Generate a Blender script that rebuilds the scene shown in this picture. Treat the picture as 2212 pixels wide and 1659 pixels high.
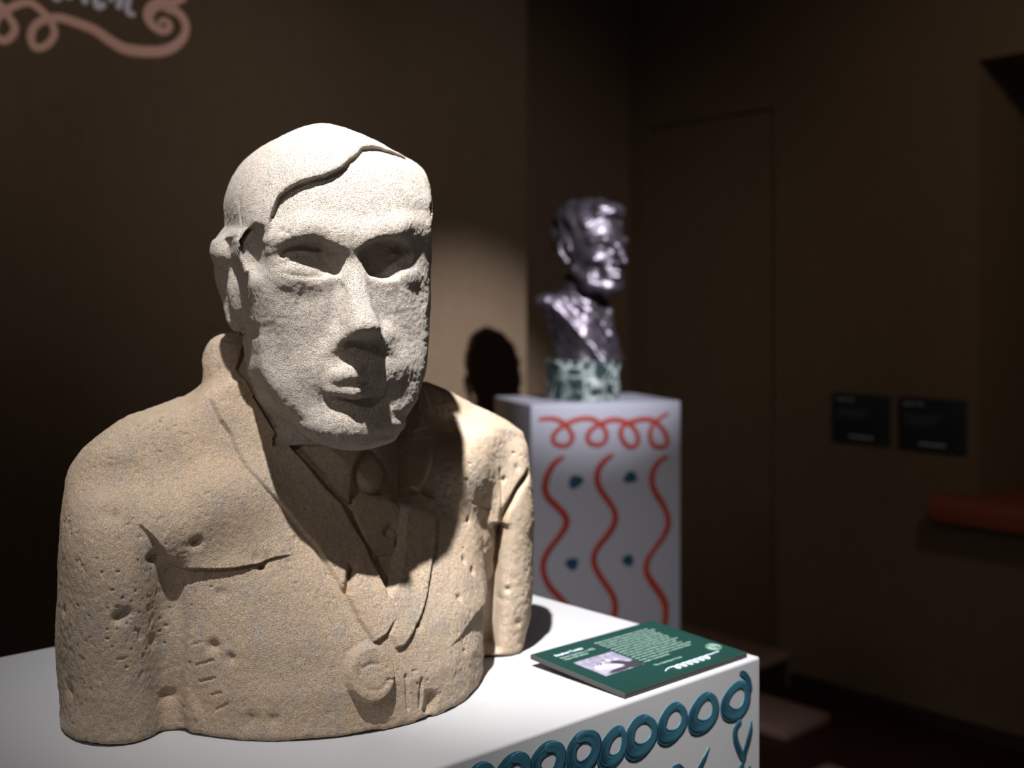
import bpy, math, random
import numpy as np
from mathutils import Matrix, Vector

for o in list(bpy.data.objects):
    bpy.data.objects.remove(o)
SC = bpy.context.scene
COL = SC.collection
rnd = random.Random(7)

# ------------------------------------------------------------------ camera, world, lights, exposure
FPX, CX, HY, CAMZ = 2440.0, 1106.0, 670.0, 1.385      # focal length in pixels of the 2212x1659 frame, centre column, horizon row, eye height
cam_d = bpy.data.cameras.new('camera')
cam = bpy.data.objects.new('camera', cam_d)
COL.objects.link(cam)
cam.location = (0, 0, CAMZ)
cam.rotation_euler = (math.pi / 2, 0, 0)
cam_d.sensor_width = 36.0
cam_d.lens = FPX / 2212 * 36
cam_d.shift_y = -(829.5 - HY) / 2212
cam_d.clip_start = 0.05
cam_d.dof.use_dof = True
cam_d.dof.focus_distance = 0.985
cam_d.dof.aperture_fstop = 4.3
SC.camera = cam

SC.view_settings.view_transform = 'Standard'
SC.view_settings.look = 'None'
SC.view_settings.gamma = 1.0
SC.view_settings.use_curve_mapping = False
SC.view_settings.exposure = 0.0

world = bpy.data.worlds.new('dim_gallery')
SC.world = world
world.use_nodes = True
bg = world.node_tree.nodes['Background']
bg.inputs[0].default_value = (1.0, 0.86, 0.72, 1)
bg.inputs[1].default_value = 0.085


def spot(name, loc, target, power, color, size, blend, radius):
    d = bpy.data.lights.new(name, 'SPOT')
    d.energy = power
    d.color = color
    d.spot_size = math.radians(size)
    d.spot_blend = blend
    d.shadow_soft_size = radius
    o = bpy.data.objects.new(name, d)
    COL.objects.link(o)
    o.location = loc
    dv = Vector(target) - Vector(loc)
    o.rotation_euler = dv.to_track_quat('-Z', 'Y').to_euler()
    return o


# track spotlights under the ceiling (all above the frame), plus lamps added for fill
KEY = (-0.265, 0.34, 3.12)
spot('spotlight', KEY, (0.05, 1.60, 1.0), 275, (1.0, 0.98, 0.955), 46, 1.0, 0.02)
spot('spotlight', (-0.25, 0.34, 3.12), (0.13, 1.39, 1.02), 500, (1.0, 0.985, 0.965), 22, 1.0, 0.02)
spot('spotlight', (1.153, 0.2, 3.05), (0.14, 3.05, 1.41), 1300, (0.92, 0.93, 1.0), 17, 1.0, 0.012)
spot('spotlight', (1.10, 0.2, 3.05), (0.0, 3.5, 1.55), 90, (1.0, 0.93, 0.88), 42, 1.0, 0.03)  # added wide lamp: gives the bronze beam a soft halo on the wall
spot('spotlight', (-1.5, -1.5, 2.9), (-0.17, 1.10, 1.38), 46, (1.0, 0.94, 0.88), 22, 1.0, 0.10)  # added fill lamp: lifts the shadows on the stone bust
spot('spotlight', (1.2, 1.2, 3.0), (1.62, 3.62, 1.7), 44, (1.0, 0.82, 0.64), 56, 1.0, 0.15)  # added lamp, no known source: brightens the right wall and niche
spot('spotlight', (-0.2, 1.3, 3.05), (-1.08, 2.90, 2.05), 30, (1.0, 0.90, 0.82), 48, 1.0, 0.05)  # added wash lamp: brightens the lettering and flourish on the left wall

# ------------------------------------------------------------------ helpers
U = np.array([0.743, 0.669, 0.0])      # room axis: back-right
V = np.array([-0.669, 0.743, 0.0])     # room axis: back-left
Z = np.array([0.0, 0.0, 1.0])


def at_plane(px, py, P0, n):
    """point of the photograph -> point on a real plane of the room"""
    d = np.array([(px - CX) / FPX, 1.0, -(py - HY) / FPX])
    o = np.array([0, 0, CAMZ])
    s = np.dot(np.asarray(P0) - o, n) / np.dot(d, n)
    return o + d * s


def to_px(P):
    P = np.asarray(P)
    return np.stack([CX + FPX * P[..., 0] / P[..., 1], HY - FPX * (P[..., 2] - CAMZ) / P[..., 1]], -1)


def new_mesh(name, verts, faces, smooth=False):
    me = bpy.data.meshes.new(name)
    me.from_pydata([tuple(map(float, v)) for v in verts], [], [tuple(map(int, f)) for f in faces])
    if smooth:
        me.polygons.foreach_set('use_smooth', [True] * len(me.polygons))
    me.update()
    return me


def fast_mesh(name, verts, quads, smooth=True):
    me = bpy.data.meshes.new(name)
    n, m = len(verts), len(quads)
    me.vertices.add(n)
    me.vertices.foreach_set('co', np.ascontiguousarray(verts, dtype=np.float32).ravel())
    me.loops.add(m * 4)
    me.polygons.add(m)
    me.polygons.foreach_set('loop_start', np.arange(0, m * 4, 4, dtype=np.int32))
    me.polygons.foreach_set('loop_total', np.full(m, 4, dtype=np.int32))
    me.loops.foreach_set('vertex_index', np.ascontiguousarray(quads, dtype=np.int32).ravel())
    me.polygons.foreach_set('use_smooth', np.full(m, smooth, dtype=bool))
    me.update(calc_edges=True)
    return me


def link(name, me, mat=None, parent=None, M=None):
    o = bpy.data.objects.new(name, me)
    COL.objects.link(o)
    if mat is not None:
        me.materials.append(mat)
    if M is not None:
        o.matrix_world = M
    if parent is not None:
        o.parent = parent
        o.matrix_parent_inverse = Matrix.Identity(4)
    return o


def empty(name, M):
    o = bpy.data.objects.new(name, None)
    o.empty_display_size = 0.1
    COL.objects.link(o)
    o.matrix_world = M
    return o


def tag(o, label=None, cat=None, group=None, kind=None):
    for k, v in (('label', label), ('category', cat), ('group', group), ('kind', kind)):
        if v is not None:
            o[k] = v
    return o


def frame(origin, xdir, ydir, zdir):
    M = Matrix.Identity(4)
    for i, a in enumerate((xdir, ydir, zdir)):
        for r in range(3):
            M[r][i] = float(a[r])
    for r in range(3):
        M[r][3] = float(origin[r])
    return M


def box_bm(lo, hi, bevel=0.0, seg=2):
    import bmesh
    bm = bmesh.new()
    bmesh.ops.create_cube(bm, size=1.0)
    c = [(a + b) / 2 for a, b in zip(lo, hi)]
    s = [b - a for a, b in zip(lo, hi)]
    for v in bm.verts:
        v.co = Vector([v.co[i] * s[i] + c[i] for i in range(3)])
    if bevel > 0:
        bmesh.ops.bevel(bm, geom=bm.edges[:], offset=bevel, segments=seg, affect='EDGES', profile=0.5)
    return bm


def box(name, lo, hi, mat, parent=None, M=None, bevel=0.0, seg=2):
    bm = box_bm(lo, hi, bevel, seg)
    me = bpy.data.meshes.new(name)
    bm.to_mesh(me)
    bm.free()
    if bevel > 0:
        me.polygons.foreach_set('use_smooth', [True] * len(me.polygons))
        me.set_sharp_from_angle(angle=math.radians(50))
    return link(name, me, mat, parent, M)


# ---- node materials
def mat_new(name):
    m = bpy.data.materials.new(name)
    m.use_nodes = True
    nt = m.node_tree
    b = nt.nodes['Principled BSDF']
    return m, nt, b


def nd(nt, t, **kw):
    n = nt.nodes.new(t)
    for k, v in kw.items():
        if k in n.inputs:
            n.inputs[k].default_value = v
        else:
            setattr(n, k, v)
    return n


def ramp(nt, fac, stops):
    r = nt.nodes.new('ShaderNodeValToRGB')
    e = r.color_ramp.elements
    while len(e) < len(stops):
        e.new(0.5)
    for i, (p, c) in enumerate(stops):
        e[i].position = p
        e[i].color = (c, c, c, 1) if isinstance(c, (int, float)) else (*c, 1)
    nt.links.new(fac, r.inputs[0])
    return r.outputs[0]


def mix(nt, fac, a, b, blend='MIX'):
    n = nt.nodes.new('ShaderNodeMix')
    n.data_type = 'RGBA'
    n.blend_type = blend
    for sock, v in ((n.inputs[0], fac), (n.inputs[6], a), (n.inputs[7], b)):
        if isinstance(v, (int, float)):
            sock.default_value = v
        elif isinstance(v, tuple):
            sock.default_value = (*v, 1)
        else:
            nt.links.new(v, sock)
    return n.outputs[2]


def coords(nt, scale=(1, 1, 1), kind='Object'):
    tc = nt.nodes.new('ShaderNodeTexCoord')
    mp = nt.nodes.new('ShaderNodeMapping')
    mp.inputs['Scale'].default_value = scale
    nt.links.new(tc.outputs[kind], mp.inputs[0])
    return mp.outputs[0]


def noise(nt, vec, scale, detail=4, rough=0.55, out='Fac'):
    n = nd(nt, 'ShaderNodeTexNoise', Scale=scale, Detail=detail, Roughness=rough)
    nt.links.new(vec, n.inputs['Vector'])
    return n.outputs[out]


def bump(nt, b, h, strength, dist, prev=None):
    n = nd(nt, 'ShaderNodeBump', Strength=strength, Distance=dist)
    nt.links.new(h, n.inputs['Height'])
    if prev is not None:
        nt.links.new(prev, n.inputs['Normal'])
    nt.links.new(n.outputs[0], b.inputs['Normal'])
    return n.outputs[0]


def flat_mat(name, col, rough=0.5, spec=0.5, metal=0.0):
    m, nt, b = mat_new(name)
    b.inputs['Base Color'].default_value = (*col, 1)
    b.inputs['Roughness'].default_value = rough
    b.inputs['Specular IOR Level'].default_value = spec
    b.inputs['Metallic'].default_value = metal
    return m


def linen_mat():
    m, nt, b = mat_new('brown_linen')
    v = coords(nt)
    warp = noise(nt, coords(nt, (900, 900, 14)), 1.0, 2, 0.5)
    weft = noise(nt, coords(nt, (14, 14, 900)), 1.0, 2, 0.5)
    big = noise(nt, v, 2.2, 3, 0.6)
    slub = noise(nt, coords(nt, (120, 120, 3)), 1.0, 3, 0.6)
    a = nd(nt, 'ShaderNodeMath', operation='ADD')
    nt.links.new(warp, a.inputs[0])
    nt.links.new(weft, a.inputs[1])
    f = ramp(nt, a.outputs[0], [(0.70, 0.0), (1.25, 1.0)])
    # ramp input clamps at 1, so halve first
    h = nd(nt, 'ShaderNodeMath', operation='MULTIPLY')
    h.inputs[1].default_value = 0.5
    nt.links.new(a.outputs[0], h.inputs[0])
    f = ramp(nt, h.outputs[0], [(0.36, 0.0), (0.64, 1.0)])
    c = mix(nt, f, (0.094, 0.065, 0.042), (0.188, 0.131, 0.084))
    c = mix(nt, ramp(nt, slub, [(0.35, 0.0), (0.65, 0.5)]), c, (0.112, 0.076, 0.050))
    c = mix(nt, ramp(nt, big, [(0.3, 0.0), (0.7, 0.35)]), c, (0.150, 0.107, 0.072))
    nt.links.new(c, b.inputs['Base Color'])
    b.inputs['Roughness'].default_value = 0.9
    b.inputs['Specular IOR Level'].default_value = 0.1
    bump(nt, b, h.outputs[0], 0.35, 0.001)
    return m


def paint_white(name='white_lacquer', col=(0.42, 0.42, 0.44), rough=0.38):
    m, nt, b = mat_new(name)
    v = coords(nt)
    n = noise(nt, v, 60, 3, 0.6)
    c = mix(nt, ramp(nt, n, [(0.45, 0.0), (0.75, 0.06)]), col, (0.36, 0.36, 0.38))
    nt.links.new(c, b.inputs['Base Color'])
    b.inputs['Roughness'].default_value = rough
    b.inputs['Specular IOR Level'].default_value = 0.4
    bump(nt, b, noise(nt, v, 900, 2), 0.03, 0.0005)
    return m


def wood_mat(name, c1, c2, rough=0.5, sc=(3, 40, 40)):
    m, nt, b = mat_new(name)
    v = coords(nt, sc)
    n = noise(nt, v, 1.0, 5, 0.6)
    c = mix(nt, ramp(nt, n, [(0.3, 0.0), (0.7, 1.0)]), c1, c2)
    nt.links.new(c, b.inputs['Base Color'])
    b.inputs['Roughness'].default_value = rough
    bump(nt, b, n, 0.15, 0.002)
    return m


def brush_mat(name, thick, thin, load=0.0):
    """paint laid down with a brush: streaks run along the stroke (UV x), pale where the paint is thin"""
    m, nt, b = mat_new(name)
    uv = coords(nt, (1.6, 38, 1), 'UV')
    s1 = noise(nt, uv, 1.0, 4, 0.6)
    s2 = noise(nt, coords(nt, (1.1, 7, 1), 'UV'), 1.0, 2, 0.5)
    a = nd(nt, 'ShaderNodeMath', operation='ADD')
    nt.links.new(s1, a.inputs[0])
    nt.links.new(s2, a.inputs[1])
    h = nd(nt, 'ShaderNodeMath', operation='MULTIPLY')
    h.inputs[1].default_value = 0.5
    nt.links.new(a.outputs[0], h.inputs[0])
    f = ramp(nt, h.outputs[0], [(0.42, 0.0), (0.60, 1.0)])
    if load:
        at = nt.nodes.new('ShaderNodeAttribute')
        at.attribute_name = 'paint_load'
        g = nd(nt, 'ShaderNodeMath', operation='MULTIPLY_ADD')
        g.inputs[1].default_value = -load
        g.inputs[2].default_value = 0.5 + load * 0.74
        nt.links.new(at.outputs['Fac'], g.inputs[0])
        q = nd(nt, 'ShaderNodeMath', operation='ADD')
        nt.links.new(h.outputs[0], q.inputs[0])
        nt.links.new(g.outputs[0], q.inputs[1])
        f = ramp(nt, q.outputs[0], [(0.90, 0.0), (1.16, 1.0)])
    c = mix(nt, f, thick, thin)
    nt.links.new(c, b.inputs['Base Color'])
    b.inputs['Roughness'].default_value = 0.45
    bump(nt, b, s1, 0.35, 0.0006)
    return m


M_LINEN = linen_mat()
M_WHITE = paint_white()
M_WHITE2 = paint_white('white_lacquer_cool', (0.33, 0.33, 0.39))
M_FLOOR = wood_mat('dark_floor', (0.020, 0.006, 0.005), (0.034, 0.010, 0.008), 0.45)
M_STEP = wood_mat('step_wood', (0.24, 0.145, 0.122), (0.33, 0.205, 0.175), 0.6)
M_RISER = flat_mat('dark_riser', (0.02, 0.006, 0.005), 0.7)
M_SILL = wood_mat('sill_wood', (0.20, 0.045, 0.022), (0.28, 0.07, 0.035), 0.4)
M_DARK = flat_mat('ceiling_black', (0.02, 0.018, 0.016), 0.9)
M_RED = brush_mat('red_paint', (0.27, 0.016, 0.008), (0.38, 0.045, 0.026))
M_TEAL = brush_mat('teal_paint', (0.003, 0.027, 0.052), (0.045, 0.165, 0.240), 0.22)
M_BLUE = brush_mat('blue_paint', (0.006, 0.040, 0.075), (0.012, 0.070, 0.12))
M_PINK = flat_mat('pink_paint', (0.86, 0.52, 0.44), 0.8, 0.2)
M_LILAC = flat_mat('lilac_paint', (0.82, 0.80, 0.98), 0.8, 0.2)
M_GREEN = flat_mat('label_green', (0.007, 0.034, 0.029), 0.38, 0.5)
M_EDGE = flat_mat('label_edge', (0.045, 0.044, 0.043), 0.5)
M_TEXT = flat_mat('label_ink', (0.30, 0.42, 0.37), 0.7, 0.2)
M_INKW = flat_mat('label_white', (0.56, 0.64, 0.72), 0.7, 0.2)
M_NAVY = flat_mat('panel_dark', (0.010, 0.018, 0.024), 0.6, 0.3)
M_PTXT = flat_mat('panel_ink', (0.14, 0.18, 0.19), 0.8, 0.1)
M_PTXT2 = flat_mat('panel_mark', (0.8, 0.84, 0.95), 0.8, 0.1)


def catmull(pts, n=10, closed=False):
    pts = [np.asarray(p, float) for p in pts]
    out = []
    m = len(pts)
    rng = range(m) if closed else range(m - 1)
    for i in rng:
        if closed:
            p0, p1, p2, p3 = pts[(i - 1) % m], pts[i], pts[(i + 1) % m], pts[(i + 2) % m]
        else:
            p1, p2 = pts[i], pts[i + 1]
            p0 = pts[i - 1] if i > 0 else 2 * p1 - p2
            p3 = pts[i + 2] if i + 2 < m else 2 * p2 - p1
        for k in range(n):
            t = k / n
            out.append(0.5 * ((2 * p1) + (-p0 + p2) * t + (2 * p0 - 5 * p1 + 4 * p2 - p3) * t * t + (-p0 + 3 * p1 - 3 * p2 + p3) * t ** 3))
    if not closed:
        out.append(pts[-1])
    return np.array(out)


def ribbon(name, pts3, widths, normal, mat, parent, lift=0.0004, caps=True, across=6, closed=False, rise=0.00025, crown=0.0005):
    """a painted stroke: a thin raised band that follows a 3D centre line on a flat surface"""
    pts3 = np.asarray(pts3)
    n = len(pts3)
    w = np.interp(np.linspace(0, 1, n), np.linspace(0, 1, len(widths)), widths) / 2
    if closed:
        tan = np.roll(pts3, -1, 0) - np.roll(pts3, 1, 0)
    else:
        tan = np.gradient(pts3, axis=0)
    tan /= np.linalg.norm(tan, axis=1)[:, None] + 1e-12
    normal = np.asarray(normal, float)
    side = np.cross(normal, tan)
    side /= np.linalg.norm(side, axis=1)[:, None] + 1e-12
    seg = np.r_[0, np.cumsum(np.linalg.norm(np.diff(pts3, axis=0), axis=1))]
    if caps and not closed:          # round ends
        for s in (seg, seg[-1] - seg):
            r = w[0] if s is seg else w[-1]
            q = np.clip(s / max(r, 1e-6), 0, 1)
            w = w * np.sqrt(np.clip(1 - (1 - q) ** 2, 0.02, 1))
    V_, F_, UVv = [], [], []
    prof = np.linspace(-1, 1, across + 1)
    for i in range(n):
        zz = lift + rise * i / n
        for j, a in enumerate(prof):
            hh = zz + crown * (1 - a * a)
            V_.append(pts3[i] + side[i] * w[i] * a + normal * hh)
            UVv.append((seg[i] * 18.0, (a + 1) / 2))
    na = across + 1
    for i in range(n if closed else n - 1):
        i2 = (i + 1) % n
        for j in range(across):
            F_.append((i * na + j, i * na + j + 1, i2 * na + j + 1, i2 * na + j))
    # skirt down to the surface so that the stroke has thickness
    base = len(V_)
    for i in range(n):
        for a in (-1, 1):
            V_.append(pts3[i] + side[i] * w[i] * a * 1.01)
            UVv.append((seg[i] * 18.0, (a + 1) / 2))
    for i in range(n if closed else n - 1):
        i2 = (i + 1) % n
        F_.append((base + 2 * i, i * na, i2 * na, base + 2 * i2))
        F_.append((i * na + across, base + 2 * i + 1, base + 2 * i2 + 1, i2 * na + across))
    Minv = parent.matrix_world.inverted() if parent is not None else Matrix.Identity(4)
    V_ = [Minv @ Vector(v) for v in V_]
    me = new_mesh(name, V_, F_, True)
    uvl = me.uv_layers.new(name='UVMap')
    li = np.zeros(len(me.loops), dtype=np.int32)
    me.loops.foreach_get('vertex_index', li)
    uvl.data.foreach_set('uv', np.array(UVv, dtype=np.float32)[li].ravel())
    load = me.attributes.new('paint_load', 'FLOAT', 'POINT')        # how much paint the brush left: most where the stroke is broad
    ld = (w / max(w.max(), 1e-9))
    load.data.foreach_set('value', np.concatenate([np.repeat(ld, across + 1), np.repeat(ld, 2)]).astype(np.float32))
    return link(name, me, mat, parent)


def blob(name, pts3, normal, mat, parent, lift=0.0006):
    pts3 = catmull(pts3, 6, True)
    c = pts3.mean(0)
    n = len(pts3)
    normal = np.asarray(normal, float)
    V_ = [c + normal * (lift + 0.0004)] + [p + normal * lift for p in pts3] + [p for p in pts3]
    F_ = []
    for i in range(n):
        j = (i + 1) % n
        F_.append((0, 1 + i, 1 + j))
        F_.append((1 + i, 1 + n + i, 1 + n + j, 1 + j))
    Minv = parent.matrix_world.inverted() if parent is not None else Matrix.Identity(4)
    me = new_mesh(name, [Minv @ Vector(v) for v in V_], F_, False)
    uvl = me.uv_layers.new(name='UVMap')
    for l in me.loops:
        v = me.vertices[l.vertex_index].co
        uvl.data[l.index].uv = (v[0] * 18, v[2] * 8)
    return link(name, me, mat, parent)


def text(name, body, M, size, mat, parent, align='LEFT', spacing=1.0, line=1.0, bold=0.0):
    c = bpy.data.curves.new(name, 'FONT')
    c.body = body
    c.size = size
    c.align_x = align
    c.space_character = spacing
    c.space_line = line
    c.extrude = 0.00008
    c.offset = bold
    c.resolution_u = 2
    t = bpy.data.objects.new(name, c)
    COL.objects.link(t)
    dg = bpy.context.evaluated_depsgraph_get()
    dg.update()
    me = bpy.data.meshes.new_from_object(t.evaluated_get(dg))
    bpy.data.objects.remove(t)
    bpy.data.curves.remove(c)
    me.name = name
    me.materials.clear()
    o = link(name, me, mat, parent)
    o.matrix_local = parent.matrix_world.inverted() @ M
    return o

# ------------------------------------------------------------------ the room
CORNER = np.array([0.495, 4.75, 0.0])            # where the back wall meets the right wall
H_ROOM = 3.1
LEFT_END = np.array([0.05, 3.9, 0.0])            # free end of the left wall

# right wall: local x runs from the corner towards the viewer, local y out of the room, local z up
MR = frame(CORNER, -V, U, Z)
# back wall / left wall: local x runs along U towards the right, local y out of the room
MB = frame(CORNER, U, V, Z)
ML = frame(LEFT_END, U, V, Z)

fl = box('floor', (-3.2, -1.2, -0.08), (3.6, 5.6, 0.0), M_FLOOR)
tag(fl, 'dark reddish brown floor of the gallery', kind='structure')
ce = box('ceiling', (-3.2, -1.2, H_ROOM + 0.2), (3.6, 5.6, H_ROOM + 0.3), M_DARK)
tag(ce, 'dark ceiling above the gallery', kind='structure')

wl = box('wall_left', (-5.2, 0.0, 0.0), (0.0, 0.14, H_ROOM + 0.2), M_LINEN, None, ML)
tag(wl, 'brown linen covered wall behind the stone bust', kind='structure')
wb = box('wall_back', (-1.2, 0.0, 0.0), (0.0, 0.12, H_ROOM + 0.2), M_LINEN, None, MB)
tag(wb, 'dark linen wall in the recess behind the bronze bust', kind='structure')

DOOR0, DOOR1, DOORZ = 0.105, 0.721, 2.141
NICHE0, NICHE1, NICHEZ0, NICHEZ1 = 1.50, 2.55, 0.785, 2.19
wr = box('wall_right', (-0.14, 0.0, 0.0), (DOOR0, 0.05, H_ROOM + 0.2), M_LINEN, None, MR)
tag(wr, 'brown linen covered wall on the right with a flush door', kind='structure')
box('wall_panel', (DOOR0, 0.0, DOORZ), (DOOR1, 0.05, H_ROOM + 0.2), M_LINEN, wr)
box('wall_panel', (DOOR1, 0.0, 0.0), (NICHE0, 0.05, H_ROOM + 0.2), M_LINEN, wr)
box('wall_panel', (NICHE0, 0.0, 0.0), (NICHE1, 0.05, NICHEZ0 - 0.08), M_LINEN, wr)
box('wall_panel', (NICHE0, 0.0, NICHEZ1), (NICHE1, 0.05, H_ROOM + 0.2), M_LINEN, wr)
box('wall_panel', (NICHE1, 0.0, 0.0), (3.8, 0.05, H_ROOM + 0.2), M_LINEN, wr)
# niche: reveals, head and back
box('niche_reveal', (NICHE0 - 0.05, 0.05, NICHEZ0 - 0.08), (NICHE0, 0.42, NICHEZ1 + 0.05), M_LINEN, wr)
box('niche_reveal', (NICHE1, 0.05, NICHEZ0 - 0.08), (NICHE1 + 0.05, 0.42, NICHEZ1 + 0.05), M_LINEN, wr)
box('niche_head', (NICHE0, 0.05, NICHEZ1), (NICHE1, 0.42, NICHEZ1 + 0.05), M_LINEN, wr)
box('niche_back', (NICHE0 - 0.05, 0.42, NICHEZ0 - 0.08), (NICHE1 + 0.05, 0.47, NICHEZ1 + 0.05), M_LINEN, wr)

dr = box('door_1', (DOOR0 + 0.006, 0.012, 0.004), (DOOR1 - 0.006, 0.045, DOORZ - 0.006), M_LINEN, None, MR)
tag(dr, 'flush jib door covered in the same brown linen as the wall', kind='structure')

sl = box('trim_1', (NICHE0 - 0.115, -0.10, NICHEZ0 - 0.08), (NICHE1 + 0.1, 0.42, NICHEZ0), M_SILL, None, MR, 0.004)
tag(sl, 'reddish wooden sill of the niche in the right wall', kind='structure')

bb = box('baseboard_right', (0.80, -0.014, 0.0), (3.7, 0.0, 0.055), M_RISER, None, MR, 0.003)
tag(bb, 'low dark skirting along the right wall', kind='structure')

# step in front of the flush door
stp = empty('door_step', MR @ Matrix.Translation((0.0, 0.0, 0.0)))
tag(stp, 'low wooden step with a pale tread in front of the flush door', 'step')
box('tread', (0.03, -0.20, 0.10), (0.80, -0.004, 0.13), M_STEP, stp, None, 0.006)
box('riser', (0.04, -0.175, 0.0), (0.78, -0.01, 0.10), M_RISER, stp)

# planks lying on the floor
for (q, zq, lo, hi, lab) in (((1793, 1562), 0.0, (-0.25, 0.0, 0.0), (0.0, 0.62, 0.032), 'pale brown wooden plank on the floor, its corner showing past the white plinth'),
                             ((1786, 1647), 0.032, (-0.25, -0.5, 0.0), (0.0, 0.0, 0.032), 'pale brown wooden plank of which only a tip shows at the bottom edge')):
    P = at_plane(q[0], q[1], (0, 0, zq), Z)
    Mp = frame((P[0], P[1], 0.0), U, V, Z)
    pk = box('floor_plank', lo, hi, M_STEP, None, Mp, 0.004)
    tag(pk, lab, 'plank', 'wooden planks on the floor')


# two dark information panels on the right wall
def info_panel(x0, x1, z0, z1, lab, body):
    M = MR @ Matrix.Translation((x0, -0.003, z0))
    p = empty('information_panel', M)
    tag(p, lab, 'panel', 'dark information panels on the right wall')
    w, h = x1 - x0, z1 - z0
    box('board', (0, -0.008, 0), (w, 0.0, h), M_NAVY, p, None, 0.001)
    Mt = M @ frame((0, -0.0085, 0), (1, 0, 0), (0, 0, 1), (0, -1, 0))
    text('heading', 'Stephen Tomlin', Mt @ Matrix.Translation((w * 0.08, h * 0.86, 0)), 0.011, M_PTXT2, p)
    text('body_text', body, Mt @ Matrix.Translation((w * 0.08, h * 0.66, 0)), 0.0088, M_PTXT, p, line=0.95)
    # flourish of loops
    loops = []
    n = 90
    for i in range(n):
        t = i / (n - 1)
        a = t * 6 * 2 * math.pi
        loops.append(((0.30 + 0.42 * t) * w + 0.004 * math.sin(a), 0.0, 0.095 * h + 0.0035 * math.cos(a) + 0.003))
    Rm = M.to_3x3()
    pts = [np.array(M @ Vector((q[0], -0.0085, q[2]))) for q in loops]
    ribbon('loop_flourish', pts, [0.0022], np.array(Rm @ Vector((0, -1, 0))), M_PTXT2, p, 0.0001, across=2)
    ring = [np.array(M @ Vector((w * 0.92 + 0.006 * math.cos(k / 16 * 2 * math.pi), -0.0085, h * 0.10 + 0.006 * math.sin(k / 16 * 2 * math.pi)))) for k in range(16)]
    ribbon('round_emblem', ring, [0.0012], np.array(Rm @ Vector((0, -1, 0))), M_PTXT, p, 0.0001, across=2, closed=True)


info_panel(0.976, 1.196, 0.922, 1.092, 'left of the two dark information panels on the right wall',
           'Bust of a writer, modelled from life\nand cast in bronze after the first\nplaster was shown in the studio that\nsummer. Lent by the family.')
info_panel(1.231, 1.466, 0.918, 1.092, 'right of the two dark information panels, next to the niche',
           'Made while the sculptor was staying\nin the country, the head was carved\nand cast several times. The sitter\nsat for him on many mornings and\nkept a copy in the garden.')

# painted flourish and lettering on the left wall
NL = -V


def on_left(px, py):
    return at_plane(px, py, LEFT_END, V)


def stroke_left(name, pts, wpx, mat, lift=0.001):
    P = catmull([on_left(*p) for p in pts], 10)
    Yd = P[:, 1].mean()
    return ribbon(name, P, [w * Yd / FPX for w in wpx], NL, mat, wl, lift)


stroke_left('painted_flourish', [(-60, -30), (-10, 2), (14, 30), (32, 60), (22, 82), (4, 88), (-14, 70), (-6, 40), (22, 18), (60, 6), (88, 22), (108, 45), (118, 70), (108, 92), (88, 104), (73, 100),
                                 (67, 78), (76, 56), (100, 42), (132, 40), (165, 50), (205, 66), (240, 90), (270, 106), (310, 112), (350, 111), (378, 100), (397, 80), (402, 58), (394, 38),
                                 (380, 25), (362, 16), (345, 8)],
            [15, 16, 17, 17, 17, 16, 16, 17, 17, 20, 23, 26, 24, 18, 22, 30], M_PINK)
stroke_left('painted_flourish', [(404, -4), (375, 6), (345, 8), (325, 22), (321, 40), (332, 58), (350, 68), (364, 64), (366, 52), (356, 44), (346, 47), (347, 58)],
            [10, 18, 26, 26, 22, 18, 17, 16, 14, 12, 10, 7], M_PINK, 0.0016)
for k, (pts, w) in enumerate((
        ([(128, -42), (118, -10), (122, -2), (134, -8)], [13]),                                   # t o m l i n: only the feet show in the frame
        ([(146, -30), (140, -14), (150, -6), (160, -20), (152, -32), (146, -30)], [12]),
        ([(168, -6), (170, -30), (180, -34), (180, -6), (184, -30), (193, -32), (182, 2), (190, 0)], [13]),
        ([(222, -60), (208, -8), (208, 10), (216, 16), (227, 6)], [14]),
        ([(246, -26), (240, -4), (244, 4)], [13]),
        ([(262, -18), (256, 18), (264, -6), (276, -16), (280, -8), (275, 16), (278, 28), (286, 31), (291, 28)], [12, 13, 12, 12, 13, 13, 13]))):
    stroke_left('painted_letter', pts, w, M_LILAC, 0.0012)

# ------------------------------------------------------------------ the white plinth under the stone bust
TOP = 1.0
PC = np.array([0.2765, 1.256, 0.0])        # its front right corner
PLU, PLV = 0.98, 0.565
MP = frame(PC, U, V, Z)                    # local x along the front edge (negative towards the viewer), local y towards the back
pl = empty('white_plinth', MP)
tag(pl, 'white box plinth with teal painted rings under the stone bust', 'plinth')
box('plinth_body', (-PLU, 0.0, 0.0), (0.0, PLV, TOP), M_WHITE, pl, None, 0.0035, 3)
NF = -V


def on_front(px, py):
    return at_plane(px, py, PC, V)


def Z5(x, y):
    return (1040 + x / 3.3515, 1420 + y / 3.3515)


def ring_stroke(c, ax, tilt, wid, jitter, start, turns=1.12, hole=(0, 0)):
    """one painted O: centre, half axes of the middle line, tilt, width profile, all in photo units, laid on the plinth's face"""
    pts = []
    n = 44
    for i in range(n):
        a = start - i / (n - 1) * turns * 2 * math.pi
        e = 1 + 0.04 * math.sin(3 * a + jitter)
        x, y = ax[0] * math.cos(a) * e, ax[1] * math.sin(a) * e
        ct, st = math.cos(tilt), math.sin(tilt)
        pts.append((c[0] + x * ct - y * st, c[1] + x * st + y * ct))
    P = np.array([on_front(*Z5(*p)) for p in pts])
    s = 1.05 / FPX / 3.3515
    wid = [w * (1.16 + 0.10 * math.exp(-((k - 4.4) / 1.6) ** 2)) for k, w in enumerate(wid)]
    ribbon('painted_ring', P, [w * s for w in wid], NF, M_TEAL, pl, 0.0002, across=12, crown=0.00012, rise=0.0002)


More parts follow.
